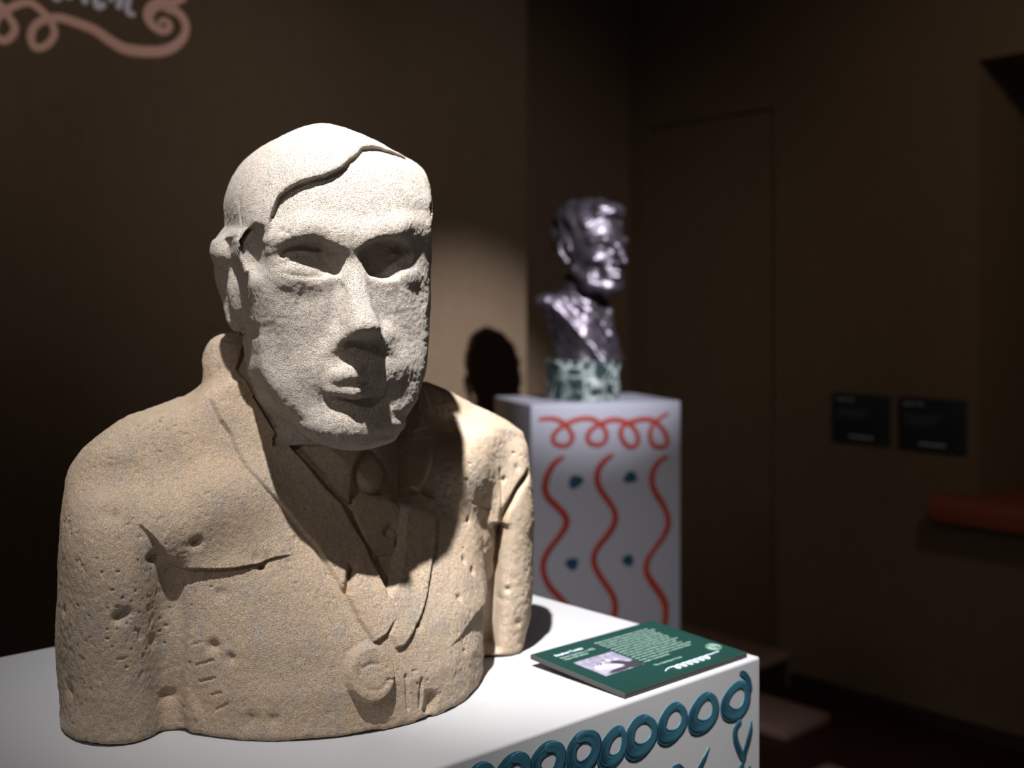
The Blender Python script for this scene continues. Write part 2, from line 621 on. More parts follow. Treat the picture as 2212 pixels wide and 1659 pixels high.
T = math.radians(25)
ring_stroke((1845, 312), (72, 118), T, [70, 66, 70, 95, 110, 92, 80, 84, 70, 50], 0.3, -1.2)
ring_stroke((1612, 398), (72, 122), T, [52, 66, 84, 104, 118, 96, 78, 84, 66, 40], 1.3, -1.3)
ring_stroke((1385, 470), (72, 122), T, [56, 64, 72, 92, 118, 100, 72, 74, 62, 44], 2.1, -1.2)
ring_stroke((1158, 565), (82, 128), T, [56, 66, 76, 100, 125, 104, 74, 70, 60, 44], 2.9, -1.3)
ring_stroke((960, 648), (64, 122), T, [56, 74, 84, 110, 122, 92, 66, 66, 50, 40], 0.9, -1.2)
ring_stroke((735, 690), (82, 132), T, [66, 84, 92, 100, 110, 104, 92, 98, 80, 60], 4.0, -1.2, 1.25)
ring_stroke((480, 770), (84, 130), T, [70, 90, 92, 104, 115, 104, 92, 92, 76, 60], 5.0, -1.2, 1.2)
ring_stroke((230, 850), (84, 130), T, [70, 84, 92, 104, 115, 104, 92, 92, 76, 50], 5.6, -1.2, 1.2)
ring_stroke((-20, 930), (84, 130), T, [70, 84, 92, 104, 115, 104, 92, 92, 76, 50], 0.6, -1.2, 1.2)


def stroke_front(name, pts, w, mat=None):
    P = catmull([on_front(*Z5(*p)) for p in pts], 8)
    s = 1.05 / FPX / 3.3515
    ribbon(name, P, [q * s for q in w], NF, mat or M_TEAL, pl, 0.0003, across=8, crown=0.00012)


stroke_front('painted_stroke', [(1868, 108), (1905, 128), (1935, 175), (1945, 240)], [50, 62, 60, 50])
stroke_front('painted_stroke', [(1880, 455), (1838, 520), (1842, 610), (1872, 690), (1898, 752)], [46, 62, 70, 70, 44])
stroke_front('painted_stroke', [(1952, 452), (1948, 520), (1930, 600), (1905, 680), (1896, 752)], [14, 48, 60, 56, 40])
stroke_front('painted_stroke', [(1895, 760), (1870, 830), (1880, 930), (1915, 1010)], [50, 66, 66, 44])
stroke_front('painted_stroke', [(1935, 785), (1952, 850), (1935, 950)], [30, 50, 40])
stroke_front('painted_stroke', [(1650, 648), (1612, 730), (1570, 815), (1530, 900)], [10, 44, 56, 50])
stroke_front('painted_stroke', [(1375, 800), (1430, 795), (1470, 850), (1480, 940)], [30, 56, 56, 44])

# ------------------------------------------------------------------ the green label lying on the plinth
LW, LH, LZ, LT = 0.200, 0.138, 0.0, 0.0050
tilt = math.radians(3.1)                   # its upper edge is propped up a little
yd = V * math.cos(tilt) + Z * math.sin(tilt)
zd = np.cross(U, yd)
LO = np.array([0.0195, 1.220, TOP]) - V * LH + Z * 0.0006 + yd * LH
MLb = frame(LO, U, yd, zd)                 # local x along the lines of text, local y up the page, origin at the page's upper left
lb = empty('label_board', MLb)
tag(lb, 'dark green printed label lying flat at the corner of the white plinth', 'label')
bm = box_bm((0, -LH, LZ), (LW, 0, LZ + LT), 0.0004, 1)
me = bpy.data.meshes.new('board'); bm.to_mesh(me); bm.free()
bo = link('board', me, M_EDGE, lb)
box('printed_face', (0.0004, -LH + 0.0004, LZ + LT - 0.0004), (LW - 0.0004, -0.0004, LZ + LT + 0.0002), M_GREEN, lb)
box('prop', (0.02, -0.020, -0.0062), (LW - 0.02, -0.012, LZ), M_EDGE, lb)
ZT = LZ + LT + 0.0003


def lbM(x, y):
    return MLb @ Matrix.Translation((x, y, ZT))


text('heading', 'Stephen Tomlin', lbM(0.018, -0.0215), 0.0066, M_INKW, lb, bold=0.00012)
text('subheading', 'David Garnett, c.1922\nHam Hill stone', lbM(0.018, -0.0300), 0.0058, M_TEXT, lb, line=1.05)
BODY = ("David Garnett, known as 'Bunny', was the son\n"
        "of the translator Constance Garnett. He met the\n"
        "The sculptor through friends in London and in\n"
        "1922 the two men were often at his bookshop\n"
        "near the Museum. He was a novelist and critic\n"
        "who lived for a time at the farmhouse with the\n"
        "painters. It was there, in the garden, that this\n"
        "bust was carved in 1923. The photograph shows\n"
        "it soon after it was finished, set upon a wall\n"
        "and with both sitter and sculptor beside it. It\n"
        "later stood in the orchard and was moved to the\n"
        "house in Sussex, then lent to this show. Both\n"
        "sought a lasting friend.")
text('body_text', BODY, lbM(0.083, -0.0185), 0.0047, M_TEXT, lb, line=1.27)
text('credit_text', 'The Charleston Trust', lbM(0.0845, -0.1045), 0.0050, M_TEXT, lb)

# printed photograph: a flat print, tones laid down per corner of a fine grid
gx, gy = 72, 54
xs, ys = np.meshgrid(np.linspace(0, 1, gx), np.linspace(0, 1, gy), indexing='ij')
tone = 0.45 + 0.14 * np.sin(xs * 21 + 3 * np.sin(ys * 9)) * np.sin(ys * 17 + 2 * np.sin(xs * 13))


def dab(cx, cy, rx, ry, ang, val, soft=0.3):
    global tone
    ca, sa = math.cos(ang), math.sin(ang)
    dx, dy = xs - cx, ys - cy
    r = np.sqrt(((dx * ca + dy * sa) / rx) ** 2 + ((-dx * sa + dy * ca) / ry) ** 2)
    k = np.clip((1 - r) / soft, 0, 1)
    tone = tone * (1 - k) + val * k


dab(0.28, 0.42, 0.22, 0.20, 0.2, 0.85)
dab(0.45, 0.30, 0.22, 0.16, -0.3, 0.80)
dab(0.16, 0.20, 0.14, 0.16, 0.0, 0.62)
dab(0.85, 0.18, 0.26, 0.26, 0.3, 0.06)
dab(0.45, 0.10, 0.34, 0.10, 0.05, 0.07)
dab(0.68, 0.42, 0.14, 0.20, 0.5, 0.08)
dab(0.60, 0.64, 0.07, 0.07, 0.0, 0.86)
dab(0.76, 0.60, 0.08, 0.06, 0.4, 0.80)
dab(0.44, 0.62, 0.05, 0.05, 0.0, 0.85)
dab(0.58, 0.34, 0.16, 0.05, -0.9, 0.92)
dab(0.36, 0.58, 0.10, 0.022, 0.9, 0.05, 0.5)
dab(0.30, 0.60, 0.09, 0.016, 0.9, 0.08, 0.5)
dab(0.52, 0.72, 0.035, 0.03, 0.0, 0.10)
dab(0.90, 0.40, 0.08, 0.10, 0.0, 0.55)
pw, ph, px0, py0 = 0.060, 0.048, 0.019, -0.094
verts = [(px0 + a * pw, py0 + b_ * ph, ZT) for a, b_ in zip(xs.ravel(), ys.ravel())]
quads = [(i * gy + j, (i + 1) * gy + j, (i + 1) * gy + j + 1, i * gy + j + 1) for i in range(gx - 1) for j in range(gy - 1)]
me = new_mesh('printed_photograph', verts, quads)
ca = me.color_attributes.new('print', 'FLOAT_COLOR', 'POINT')
rgb = np.stack([tone * 0.46, tone * 0.43, tone * 0.58, np.ones_like(tone)], -1).reshape(-1, 4).astype(np.float32)
ca.data.foreach_set('color', rgb.ravel())
mp, nt, b = mat_new('photo_print')
at_ = nt.nodes.new('ShaderNodeAttribute'); at_.attribute_name = 'print'
nt.links.new(at_.outputs['Color'], b.inputs['Base Color'])
b.inputs['Roughness'].default_value = 0.5
link('printed_photograph', me, mp, lb)


def label_stroke(name, pts, w, mat, n=8, closed=False):
    P = catmull([np.array(MLb @ Vector((p[0], p[1], ZT))) for p in pts], n, closed)
    return ribbon(name, P, w, zd, mat, lb, 0.00005, across=3, closed=closed, rise=0.0001)


fl_pts = [(0.0800, -0.1215), (0.0870, -0.1180), (0.0950, -0.1170)]
for k in range(6):
    x = 0.1010 + k * 0.0098
    fl_pts += [(x, -0.1182), (x + 0.0026, -0.1218), (x, -0.1250), (x - 0.0030, -0.1222), (x - 0.0014, -0.1184), (x + 0.0040, -0.1165)]
fl_pts += [(0.1620, -0.1172), (0.1700, -0.1165), (0.1770, -0.1168)]
label_stroke('loop_flourish', fl_pts, [0.0013], M_INKW, 6)
ex, ey, er = 0.1835, -0.104, 0.0088
label_stroke('round_emblem', [(ex + er * math.cos(a), ey + er * math.sin(a)) for a in np.linspace(0, 2 * math.pi, 20)[:-1]], [0.0003], M_TEXT, 3, True)
label_stroke('round_emblem', [(ex + 0.0070 * math.cos(a), ey + 0.0070 * math.sin(a)) for a in np.linspace(0, 2 * math.pi, 20)[:-1]], [0.0003], M_TEXT, 3, True)
label_stroke('emblem_letter', [(ex - 0.0045, ey), (ex - 0.0035, ey + 0.004), (ex - 0.001, ey + 0.003), (ex - 0.003, ey + 0.001), (ex - 0.0005, ey - 0.001)], [0.0004], M_TEXT, 4)
label_stroke('emblem_letter', [(ex + 0.0005, ey + 0.004), (ex + 0.0025, ey + 0.0035), (ex + 0.0005, ey + 0.001), (ex + 0.003, ey - 0.001)], [0.0004], M_TEXT, 4)
label_stroke('emblem_letter', [(ex - 0.003, ey - 0.003), (ex, ey - 0.0045), (ex + 0.004, ey - 0.003)], [0.0004], M_TEXT, 4)

# ------------------------------------------------------------------ the far plinth under the bronze bust
BU = np.array([0.948, 0.317, 0]); BU /= np.linalg.norm(BU)
BV = np.array([-BU[1], BU[0], 0])
BC = np.array([0.047, 2.80, 0.0])
BTOP = 1.15
MBP = frame(BC, BU, BV, Z)
bp = empty('painted_plinth', MBP)
tag(bp, 'tall white plinth with red wavy lines under the bronze bust', 'plinth')
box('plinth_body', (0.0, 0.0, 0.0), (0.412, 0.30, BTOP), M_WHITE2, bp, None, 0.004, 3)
NB = -BV


def on_far(px, py):
    return at_plane(px, py, BC, BV)


def Z3(x, y):
    return (1060 + x / 3.016, 830 + y / 3.016)


def stroke_far(name, pts, w, mat, lift=0.0004):
    P = catmull([on_far(*Z3(*p)) for p in pts], 8)
    s = 2.85 / FPX / 3.016
    ribbon(name, P, [q * s for q in w], NB, mat, bp, lift)


stroke_far('painted_loops', [(308, 232), (360, 224), (420, 228), (475, 255), (515, 300), (532, 345), (510, 390), (460, 402), (412, 380), (408, 335), (445, 290), (510, 250),
                             (590, 225), (660, 228), (715, 262), (750, 310), (748, 365), (705, 395), (650, 385), (630, 345), (655, 295), (720, 255),
                             (790, 232), (850, 238), (905, 262), (945, 305), (960, 365), (935, 405), (890, 402), (855, 355), (848, 300), (880, 260),
                             (950, 236), (1020, 228), (1075, 248), (1125, 300), (1150, 360), (1140, 400), (1085, 408), (1050, 385), (1038, 320), (1060, 260), (1110, 215), (1160, 186)],
           [26, 34, 34, 32, 34, 34, 32, 34, 36, 34, 32, 36, 36, 34, 34, 32, 24], M_RED)
stroke_far('painted_wave', [(480, 470), (420, 510), (375, 580), (352, 670), (375, 740), (440, 805), (490, 870), (485, 930), (440, 1000), (385, 1070), (345, 1150), (345, 1230), (385, 1320), (440, 1380), (490, 1440), (520, 1510)],
           [28, 40, 44, 46, 44, 48, 46, 42, 42, 40, 40, 42, 44, 44], M_RED)
stroke_far('painted_wave', [(800, 455), (740, 500), (700, 560), (695, 640), (730, 710), (780, 780), (812, 850), (800, 920), (755, 990), (705, 1050), (672, 1120), (680, 1190), (725, 1270), (780, 1350), (808, 1420), (805, 1500), (770, 1580), (720, 1650)],
           [30, 42, 44, 42, 40, 44, 46, 44, 42, 42, 42, 46, 44, 42], M_RED)
stroke_far('painted_wave', [(1158, 466), (1100, 500), (1060, 560), (1050, 640), (1075, 710), (1120, 780), (1150, 850), (1155, 920), (1120, 1000), (1065, 1075), (1020, 1150), (1015, 1220), (1050, 1290), (1100, 1360), (1135, 1430), (1140, 1500), (1130, 1570), (1080, 1650)],
           [28, 36, 40, 42, 44, 40, 42, 40, 36, 40, 46, 50, 52, 46, 44, 42], M_RED)
for (cx, cy, rx, ry, tl) in ((553, 635, 52, 40, -0.6), (910, 607, 46, 38, -0.4), (530, 1170, 42, 40, -0.5), (895, 1148, 38, 38, -0.7), (540, 1720, 42, 40, -0.5), (900, 1700, 40, 38, -0.6)):
    pts = []
    for k in range(9):
        a = k / 9 * 2 * math.pi
        r = 1 + 0.12 * math.sin(3 * a + cx)
        x, y = rx * r * math.cos(a), ry * r * math.sin(a)
        pts.append(on_far(*Z3(cx + x * math.cos(tl) - y * math.sin(tl), cy + x * math.sin(tl) + y * math.cos(tl))))
    blob('painted_dot', pts[::-1], NB, M_BLUE, bp)

# ------------------------------------------------------------------ carving tools: fields on a grid, surface nets, brushes
def smin(a, b, k):
    if k <= 0:
        return np.minimum(a, b)
    h = np.maximum(k - np.abs(a - b), 0) / k
    return np.minimum(a, b) - h * h * k * 0.25


def smax(a, b, k):
    return -smin(-a, -b, k)


def ell(x, y, z, c, r):
    px, py, pz = x - c[0], y - c[1], z - c[2]
    k0 = np.sqrt((px / r[0]) ** 2 + (py / r[1]) ** 2 + (pz / r[2]) ** 2)
    k1 = np.sqrt((px / r[0] ** 2) ** 2 + (py / r[1] ** 2) ** 2 + (pz / r[2] ** 2) ** 2) + 1e-9
    return k0 * (k0 - 1) / k1


def supell(x, y, z, c, r, n):
    px, py, pz = np.abs(x - c[0]) / r[0], np.abs(y - c[1]) / r[1], np.abs(z - c[2]) / r[2]
    return ((px ** n + py ** n + pz ** n) ** (1.0 / n) - 1) * min(r)


def cone(x, y, z, a, b, ra, rb):
    """round cone from a to b"""
    ab = [b[i] - a[i] for i in range(3)]
    L2 = sum(q * q for q in ab) + 1e-12
    px, py, pz = x - a[0], y - a[1], z - a[2]
    t = np.clip((px * ab[0] + py * ab[1] + pz * ab[2]) / L2, 0, 1)
    return np.sqrt((px - ab[0] * t) ** 2 + (py - ab[1] * t) ** 2 + (pz - ab[2] * t) ** 2) - (ra + (rb - ra) * t)


def poly_sd(px, py, poly):
    """signed distance to a closed polygon, negative inside"""
    poly = np.asarray(poly, float)
    d = np.full(np.broadcast(px, py).shape, 1e9)
    inside = np.zeros(d.shape, bool)
    m = len(poly)
    for i in range(m):
        ax, ay = poly[i]
        bx, by = poly[(i + 1) % m]
        ex, ey = bx - ax, by - ay
        wx, wy = px - ax, py - ay
        t = np.clip((wx * ex + wy * ey) / (ex * ex + ey * ey + 1e-12), 0, 1)
        d = np.minimum(d, (wx - ex * t) ** 2 + (wy - ey * t) ** 2)
        if abs(by - ay) > 1e-12:
            c = ((ay > py) != (by > py)) & (px < ex * (py - ay) / (by - ay) + ax)
            inside ^= c
    d = np.sqrt(d)
    return np.where(inside, -d, d)


class Field:
    def __init__(self, lo, hi, h):
        self.lo, self.h = np.array(lo, float), h
        self.n = [int(math.ceil((b - a) / h)) + 1 for a, b in zip(lo, hi)]
        self.S = np.full(self.n, 1.0, dtype=np.float32)

    def sub(self, lo, hi):
        sl, ax = [], []
        for i in range(3):
            a = max(0, int(math.floor((lo[i] - self.lo[i]) / self.h)))
            b = min(self.n[i], int(math.ceil((hi[i] - self.lo[i]) / self.h)) + 1)
            sl.append(slice(a, b))
            sh = [1, 1, 1]
            sh[i] = -1
            ax.append((self.lo[i] + self.h * np.arange(a, b)).astype(np.float32).reshape(sh))
        return tuple(sl), ax

    def apply(self, fn, lo, hi, k=0.0, op='add'):
        sl, (x, y, z) = self.sub(lo, hi)
        if any(s.stop <= s.start for s in sl):
            return
        d = np.broadcast_to(fn(x, y, z), [s.stop - s.start for s in sl]).astype(np.float32)
        A = self.S[sl]
        self.S[sl] = smin(A, d, k) if op == 'add' else smax(A, -d, k)

    def mesh(self):
        S, h = self.S, self.h
        ins = S < 0
        c = np.zeros([n - 1 for n in S.shape], dtype=np.uint8)
        for dx in (0, 1):
            for dy in (0, 1):
                for dz in (0, 1):
                    c += ins[dx:S.shape[0] - 1 + dx, dy:S.shape[1] - 1 + dy, dz:S.shape[2] - 1 + dz]
        act = (c > 0) & (c < 8)
        I, J, K = np.nonzero(act)
        idx = np.full(act.shape, -1, dtype=np.int32)
        idx[I, J, K] = np.arange(len(I))
        corner = [(a, b, d) for a in (0, 1) for b in (0, 1) for d in (0, 1)]
        vals = {q: S[I + q[0], J + q[1], K + q[2]] for q in corner}
        acc = np.zeros((len(I), 3))
        cnt = np.zeros(len(I))
        for q in corner:
            for a in range(3):
                if q[a] == 0:
                    r = tuple(q[i] + (1 if i == a else 0) for i in range(3))
                    v0, v1 = vals[q], vals[r]
                    m = (v0 < 0) != (v1 < 0)
                    t = np.where(m, v0 / np.where(m, v0 - v1, 1), 0)
                    for i in range(3):
                        acc[:, i] += np.where(m, q[i] + (t if i == a else 0), 0)
                    cnt += m
        P = self.lo + h * (np.stack([I, J, K], 1) + acc / cnt[:, None])
        quads = []
        for a in range(3):
            b, d = (a + 1) % 3, (a + 2) % 3
            s0 = [slice(1, -1)] * 3
            s1 = [slice(1, -1)] * 3
            s0[a] = slice(0, -1)
            s1[a] = slice(1, None)
            i0, i1 = ins[tuple(s0)], ins[tuple(s1)]
            e = np.stack(np.nonzero(i0 != i1), 1)
            up = i0[tuple(e.T)]
            e = e.copy()
            e[:, b] += 1
            e[:, d] += 1
            cells = []
            for ob, od in ((-1, -1), (0, -1), (0, 0), (-1, 0)):
                q = e.copy()
                q[:, b] += ob
                q[:, d] += od
                cells.append(idx[q[:, 0], q[:, 1], q[:, 2]])
            q = np.stack(cells, 1)
            q = np.where(up[:, None], q, q[:, ::-1])
            quads.append(q)
        Q = np.concatenate(quads)
        return P, Q[(Q >= 0).all(1)]


def vnormals(P, Q):
    n = np.cross(P[Q[:, 2]] - P[Q[:, 0]], P[Q[:, 3]] - P[Q[:, 1]])
    N = np.zeros_like(P)
    for i in range(4):
        for a in range(3):
            N[:, a] += np.bincount(Q[:, i], n[:, a], len(P))
    return N / (np.linalg.norm(N, axis=1)[:, None] + 1e-12)


def relax(P, Q, it, lam=0.5):
    deg = np.zeros(len(P))
    for i in range(4):
        deg += np.bincount(Q[:, i], minlength=len(P)) * 2
    for _ in range(it):
        A = np.zeros_like(P)
        for i in range(4):
            for j in ((i + 1) % 4, (i - 1) % 4):
                for a in range(3):
                    A[:, a] += np.bincount(Q[:, i], P[Q[:, j], a], len(P))
        P = P + lam * (A / deg[:, None] - P)
    return P


def subdivide(P, Q):
    """one Catmull-Clark step"""
    n = len(P)
    fp = P[Q].mean(1)
    E = np.concatenate([Q[:, [i, (i + 1) % 4]] for i in range(4)])
    F = np.tile(np.arange(len(Q)), 4)
    key = np.minimum(E[:, 0], E[:, 1]).astype(np.int64) * n + np.maximum(E[:, 0], E[:, 1])
    uk, inv = np.unique(key, return_inverse=True)
    ne = len(uk)
    ea, eb = uk // n, uk % n
    cnt = np.bincount(inv, minlength=ne)
    fs = np.stack([np.bincount(inv, fp[F, a], ne) for a in range(3)], 1)
    mid = (P[ea] + P[eb]) / 2
    ep = np.where((cnt == 2)[:, None], (P[ea] + P[eb] + fs) / (2 + cnt)[:, None], mid)
    val = np.bincount(ea, minlength=n) + np.bincount(eb, minlength=n)
    Rm = np.stack([np.bincount(ea, mid[:, a], n) + np.bincount(eb, mid[:, a], n) for a in range(3)], 1) / np.maximum(val, 1)[:, None]
    fc = np.zeros(n)
    Fm = np.zeros_like(P)
    for i in range(4):
        fc += np.bincount(Q[:, i], minlength=n)
        for a in range(3):
            Fm[:, a] += np.bincount(Q[:, i], fp[:, a], n)
    Fm /= np.maximum(fc, 1)[:, None]
    vv = np.maximum(val, 3)[:, None]
    NP = (Fm + 2 * Rm + (vv - 3) * P) / vv
    m = len(Q)
    e = [n + m + inv[i * m:(i + 1) * m] for i in range(4)]
    f = n + np.arange(m)
    NQ = np.concatenate([np.stack([Q[:, i], e[i], f, e[(i - 1) % 4]], 1) for i in range(4)])
    return np.concatenate([NP, fp, ep]), NQ


_rs = np.random.RandomState(11)
_lat = _rs.rand(64, 64, 64).astype(np.float32) * 2 - 1


def vnoise(P, scale, seed=0):
    q = P * scale + seed * 17.31 + 500
    i = np.floor(q).astype(np.int64)
    f = q - i
    f = f * f * (3 - 2 * f)
    out = 0
    for dx in (0, 1):
        wx = f[:, 0] if dx else 1 - f[:, 0]
        for dy in (0, 1):
            wy = f[:, 1] if dy else 1 - f[:, 1]
            for dz in (0, 1):
                wz = f[:, 2] if dz else 1 - f[:, 2]
                out = out + wx * wy * wz * _lat[(i[:, 0] + dx) & 63, (i[:, 1] + dy) & 63, (i[:, 2] + dz) & 63]
    return out


def sstep(a, b, x):
    t = np.clip((x - a) / (b - a), 0, 1)
    return t * t * (3 - 2 * t)


# ------------------------------------------------------------------ the stone bust
# bust frame: x across the shoulders (viewer's right), y towards its front, z up from the plinth top
BO = np.array([-0.194, 1.167, TOP])
BR = np.array([0.8, 0.6, 0.0])
BF = np.array([0.6, -0.8, 0.0])
# head frame: turned a little further towards the viewer than the chest; origin at eye height
HW = np.array([-0.180, 1.130, 1.420])
hyaw = math.radians(23)
HR = np.array([math.cos(hyaw), math.sin(hyaw), 0.0])
HF = np.array([math.sin(hyaw), -math.cos(hyaw), 0.0])
hb = HW - BO
HB = np.array([hb @ BR, hb @ BF, hb[2]])                 # head origin in the bust frame
HRb = np.array([HR @ BR, HR @ BF])
HFb = np.array([HF @ BR, HF @ BF])


def hp(px, py, d):
    """point of the photograph -> head frame, on the plane at depth d in front of the ears"""
    X, Zz = (px - CX) / FPX, -(py - HY) / FPX
    o = np.array([0, 0, CAMZ])
    dr = np.array([X, 1.0, Zz])
    s = (d + (HW - o) @ HF) / (dr @ HF)
    w = o + dr * s - HW
    return (w @ HR, d, w[2])


def bpnt(px, py, d):
    """the same for the bust frame"""
    X, Zz = (px - CX) / FPX, -(py - HY) / FPX
    o = np.array([0, 0, CAMZ])
    dr = np.array([X, 1.0, Zz])
    s = (d + (BO - o) @ BF) / (dr @ BF)
    w = o + dr * s - BO
    return (w @ BR, d, w[2])


HSTEP = 0.0022
F = Field((-0.31, -0.19, -0.012), (0.31, 0.24, 0.590), HSTEP)


def head(fn, lo, hi, k=0.0, op='add'):
    """apply a shape given in the head frame; lo, hi bound it in that frame"""
    cs = [(a, b) for a in (lo[0], hi[0]) for b in (lo[1], hi[1])]
    bx = [HB[0] + a * HRb[0] + b * HFb[0] for a, b in cs]
    by = [HB[1] + a * HRb[1] + b * HFb[1] for a, b in cs]

    def g(x, y, z):
        dx, dy = x - HB[0], y - HB[1]
        return fn(dx * HRb[0] + dy * HRb[1], dx * HFb[0] + dy * HFb[1], z - HB[2])
    F.apply(g, (min(bx), min(by), HB[2] + lo[2]), (max(bx), max(by), HB[2] + hi[2]), k, op)


def hell(c, r, k=0.0, op='add'):
    m = 2 * k + 0.006
    head(lambda x, y, z: ell(x, y, z, c, r), [c[i] - r[i] - m for i in range(3)], [c[i] + r[i] + m for i in range(3)], k, op)


def hcone(a, b, ra, rb, k=0.0, op='add'):
    m = max(ra, rb) + 2 * k + 0.006
    head(lambda x, y, z: cone(x, y, z, a, b, ra, rb), [min(a[i], b[i]) - m for i in range(3)], [max(a[i], b[i]) + m for i in range(3)], k, op)


def hchain(pts, rs, k=0.0, op='add'):
    for i in range(len(pts) - 1):
        hcone(pts[i], pts[i + 1], rs[i] if len(rs) > 1 else rs[0], rs[i + 1] if len(rs) > 1 else rs[0], k, op)


def bell(c, r, k=0.0, op='add'):
    m = 2 * k + 0.006
    F.apply(lambda x, y, z: ell(x, y, z, c, r), [c[i] - r[i] - m for i in range(3)], [c[i] + r[i] + m for i in range(3)], k, op)


def bcone(a, b, ra, rb, k=0.0, op='add'):
    m = max(ra, rb) + 2 * k + 0.006
    F.apply(lambda x, y, z: cone(x, y, z, a, b, ra, rb), [min(a[i], b[i]) - m for i in range(3)], [max(a[i], b[i]) + m for i in range(3)], k, op)


# --- torso
LO3, HI3 = (-0.31, -0.19, -0.02), (0.31, 0.24, 0.36)


def torso(x, y, z):
    # chest and belly: a half round whose front leans back from the base up to the collar; arms: two upright ovals
    zz = np.clip(z, 0, 0.34)
    W_ = np.interp(zz, [0, .06, .12, .16, .20, .25, .30], [.190, .196, .204, .220, .238, .235, .20]).astype(np.float32)
    D_ = np.interp(zz, [0, .04, .08, .12, .16, .20, .25, .30], [.155, .150, .134, .108, .078, .050, .022, .0]).astype(np.float32)
    yc = -0.045
    q = np.where(y > yc, (y - yc) / (D_ - yc), (y - yc) / 0.085)
    d = (np.sqrt((x / W_) ** 2 + q ** 2) - 1) * 0.13
    ax_ = np.abs(x)
    top = 0.318 - 0.30 * np.maximum(ax_ - 0.075, 0) - 1.1 * np.maximum(ax_ - 0.17, 0) ** 1.5
    d = smax(d, (z - top) * 0.9, 0.03)
    for s in (-1, 1):
        cx = s * (0.213 + 0.004 * np.sin(zz * 9))
        arm = (np.sqrt(((x - cx) / 0.051) ** 2 + ((y + 0.030) / (0.078 - 0.05 * np.maximum(zz - 0.14, 0))) ** 2) - 1) * 0.05
        arm = smax(arm, z - 0.232 - 0.12 * s * 0, 0.085)
        d = smin(d, arm, 0.012)
    return smax(d, -z, 0.004)


F.apply(torso, LO3, HI3)
bell((-0.120, -0.004, 0.190), (0.095, 0.062, 0.052), 0.020)         # chest, viewer's left
bell((0.125, -0.005, 0.190), (0.090, 0.060, 0.055), 0.016)         # chest, viewer's right
bcone((0.0, -0.03, 0.20), (0.0, -0.02, 0.30), 0.075, 0.062, 0.03)          # root of the neck
bcone((-0.085, -0.030, 0.270), (-0.080, -0.055, 0.335), 0.026, 0.022, 0.02)  # standing collar
bcone((0.085, -0.040, 0.270), (0.072, -0.065, 0.325), 0.026, 0.020, 0.02)
bcone((-0.080, -0.055, 0.333), (0.072, -0.07, 0.325), 0.024, 0.024, 0.02)
# grooves between arm and chest, with the slit on the viewer's right
bcone((-0.176, 0.078, -0.02), (-0.170, 0.078, 0.120), 0.020, 0.006, 0.012, 'cut')
bcone((0.172, 0.085, -0.02), (0.176, 0.060, 0.165), 0.024, 0.010, 0.008, 'cut')

# --- head
def head_base(x, y, z):
    """skull plus a broad, flat-cheeked face that stays upright down to the jaw"""
    skull = supell(x, y, z, (0, -0.012, 0.033), (0.0945, 0.116, 0.110), 2.35)
    W1 = np.interp(z, [-0.160, -0.156, -0.150, -0.140, -0.122, -0.098, -0.06, 0.02, 0.08], [0.010, 0.024, 0.038, 0.053, 0.069, 0.080, 0.086, 0.087, 0.080]).astype(np.float32)
    D1 = np.interp(z, [-0.160, -0.13, -0.09, 0.0, 0.05, 0.08], [0.098, 0.103, 0.105, 0.103, 0.098, 0.088]).astype(np.float32)
    rim = (np.abs(x) - W1) * np.interp(z, [-0.16, -0.14, -0.10], [0.6, 0.75, 1.0]).astype(np.float32)
    rim = smax(rim, -0.159 - z, 0.02)
    face = smax(y - (D1 - 3.6 * x * x), rim, 0.016)
    face = smax(smax(face, z - 0.072, 0.05), -0.035 - y, 0.02)
    return smin(skull, face, 0.03)


head(head_base, (-0.13, -0.15, -0.18), (0.13, 0.13, 0.17), 0.006)
hcone((0, -0.03, -0.06), (0.0, -0.055, -0.19), 0.066, 0.066, 0.02)
# brow
hchain([hp(590, 518, 0.078), hp(660, 500, 0.0975), hp(750, 512, 0.101), hp(770, 525, 0.101), hp(800, 515, 0.100), hp(860, 500, 0.0955), hp(912, 506, 0.076)], [0.010], 0.014)
# eye sockets under a crisp brow, eyeballs, lids
hell(hp(667, 561, 0.117), (0.0372, 0.031, 0.0198), 0.003, 'cut')
hell(hp(862, 559, 0.115), (0.0340, 0.031, 0.0198), 0.003, 'cut')
hell(hp(735, 570, 0.108), (0.0075, 0.022, 0.0115), 0.005, 'cut')
hell(hp(806, 570, 0.108), (0.0065, 0.022, 0.0115), 0.005, 'cut')
hell(hp(655, 597, 0.0765), (0.0310, 0.0255, 0.0225), 0.004)
hell(hp(866, 597, 0.0745), (0.0265, 0.0255, 0.0225), 0.004)
hchain([hp(602, 575, 0.0845), hp(616, 562, 0.0900), hp(638, 551, 0.0918), hp(664, 547, 0.0926), hp(690, 553, 0.0920), hp(712, 574, 0.0880)], [0.0024, 0.0032, 0.0036, 0.0038, 0.0036, 0.003], 0.0015)
hchain([hp(826, 580, 0.085), hp(840, 561, 0.0900), hp(862, 549, 0.0912), hp(884, 555, 0.0888), hp(905, 578, 0.080)], [0.003, 0.0036, 0.0038, 0.0036, 0.003], 0.0015)
# nose: a wedge of four planes
def plane3(a, b, c, inside):
    a, b, c = map(np.asarray, (a, b, c))
    n = np.cross(b - a, c - a)
    n = n / np.linalg.norm(n)
    if (np.asarray(inside) - a) @ n > 0:
        n = -n
    return n, a @ n


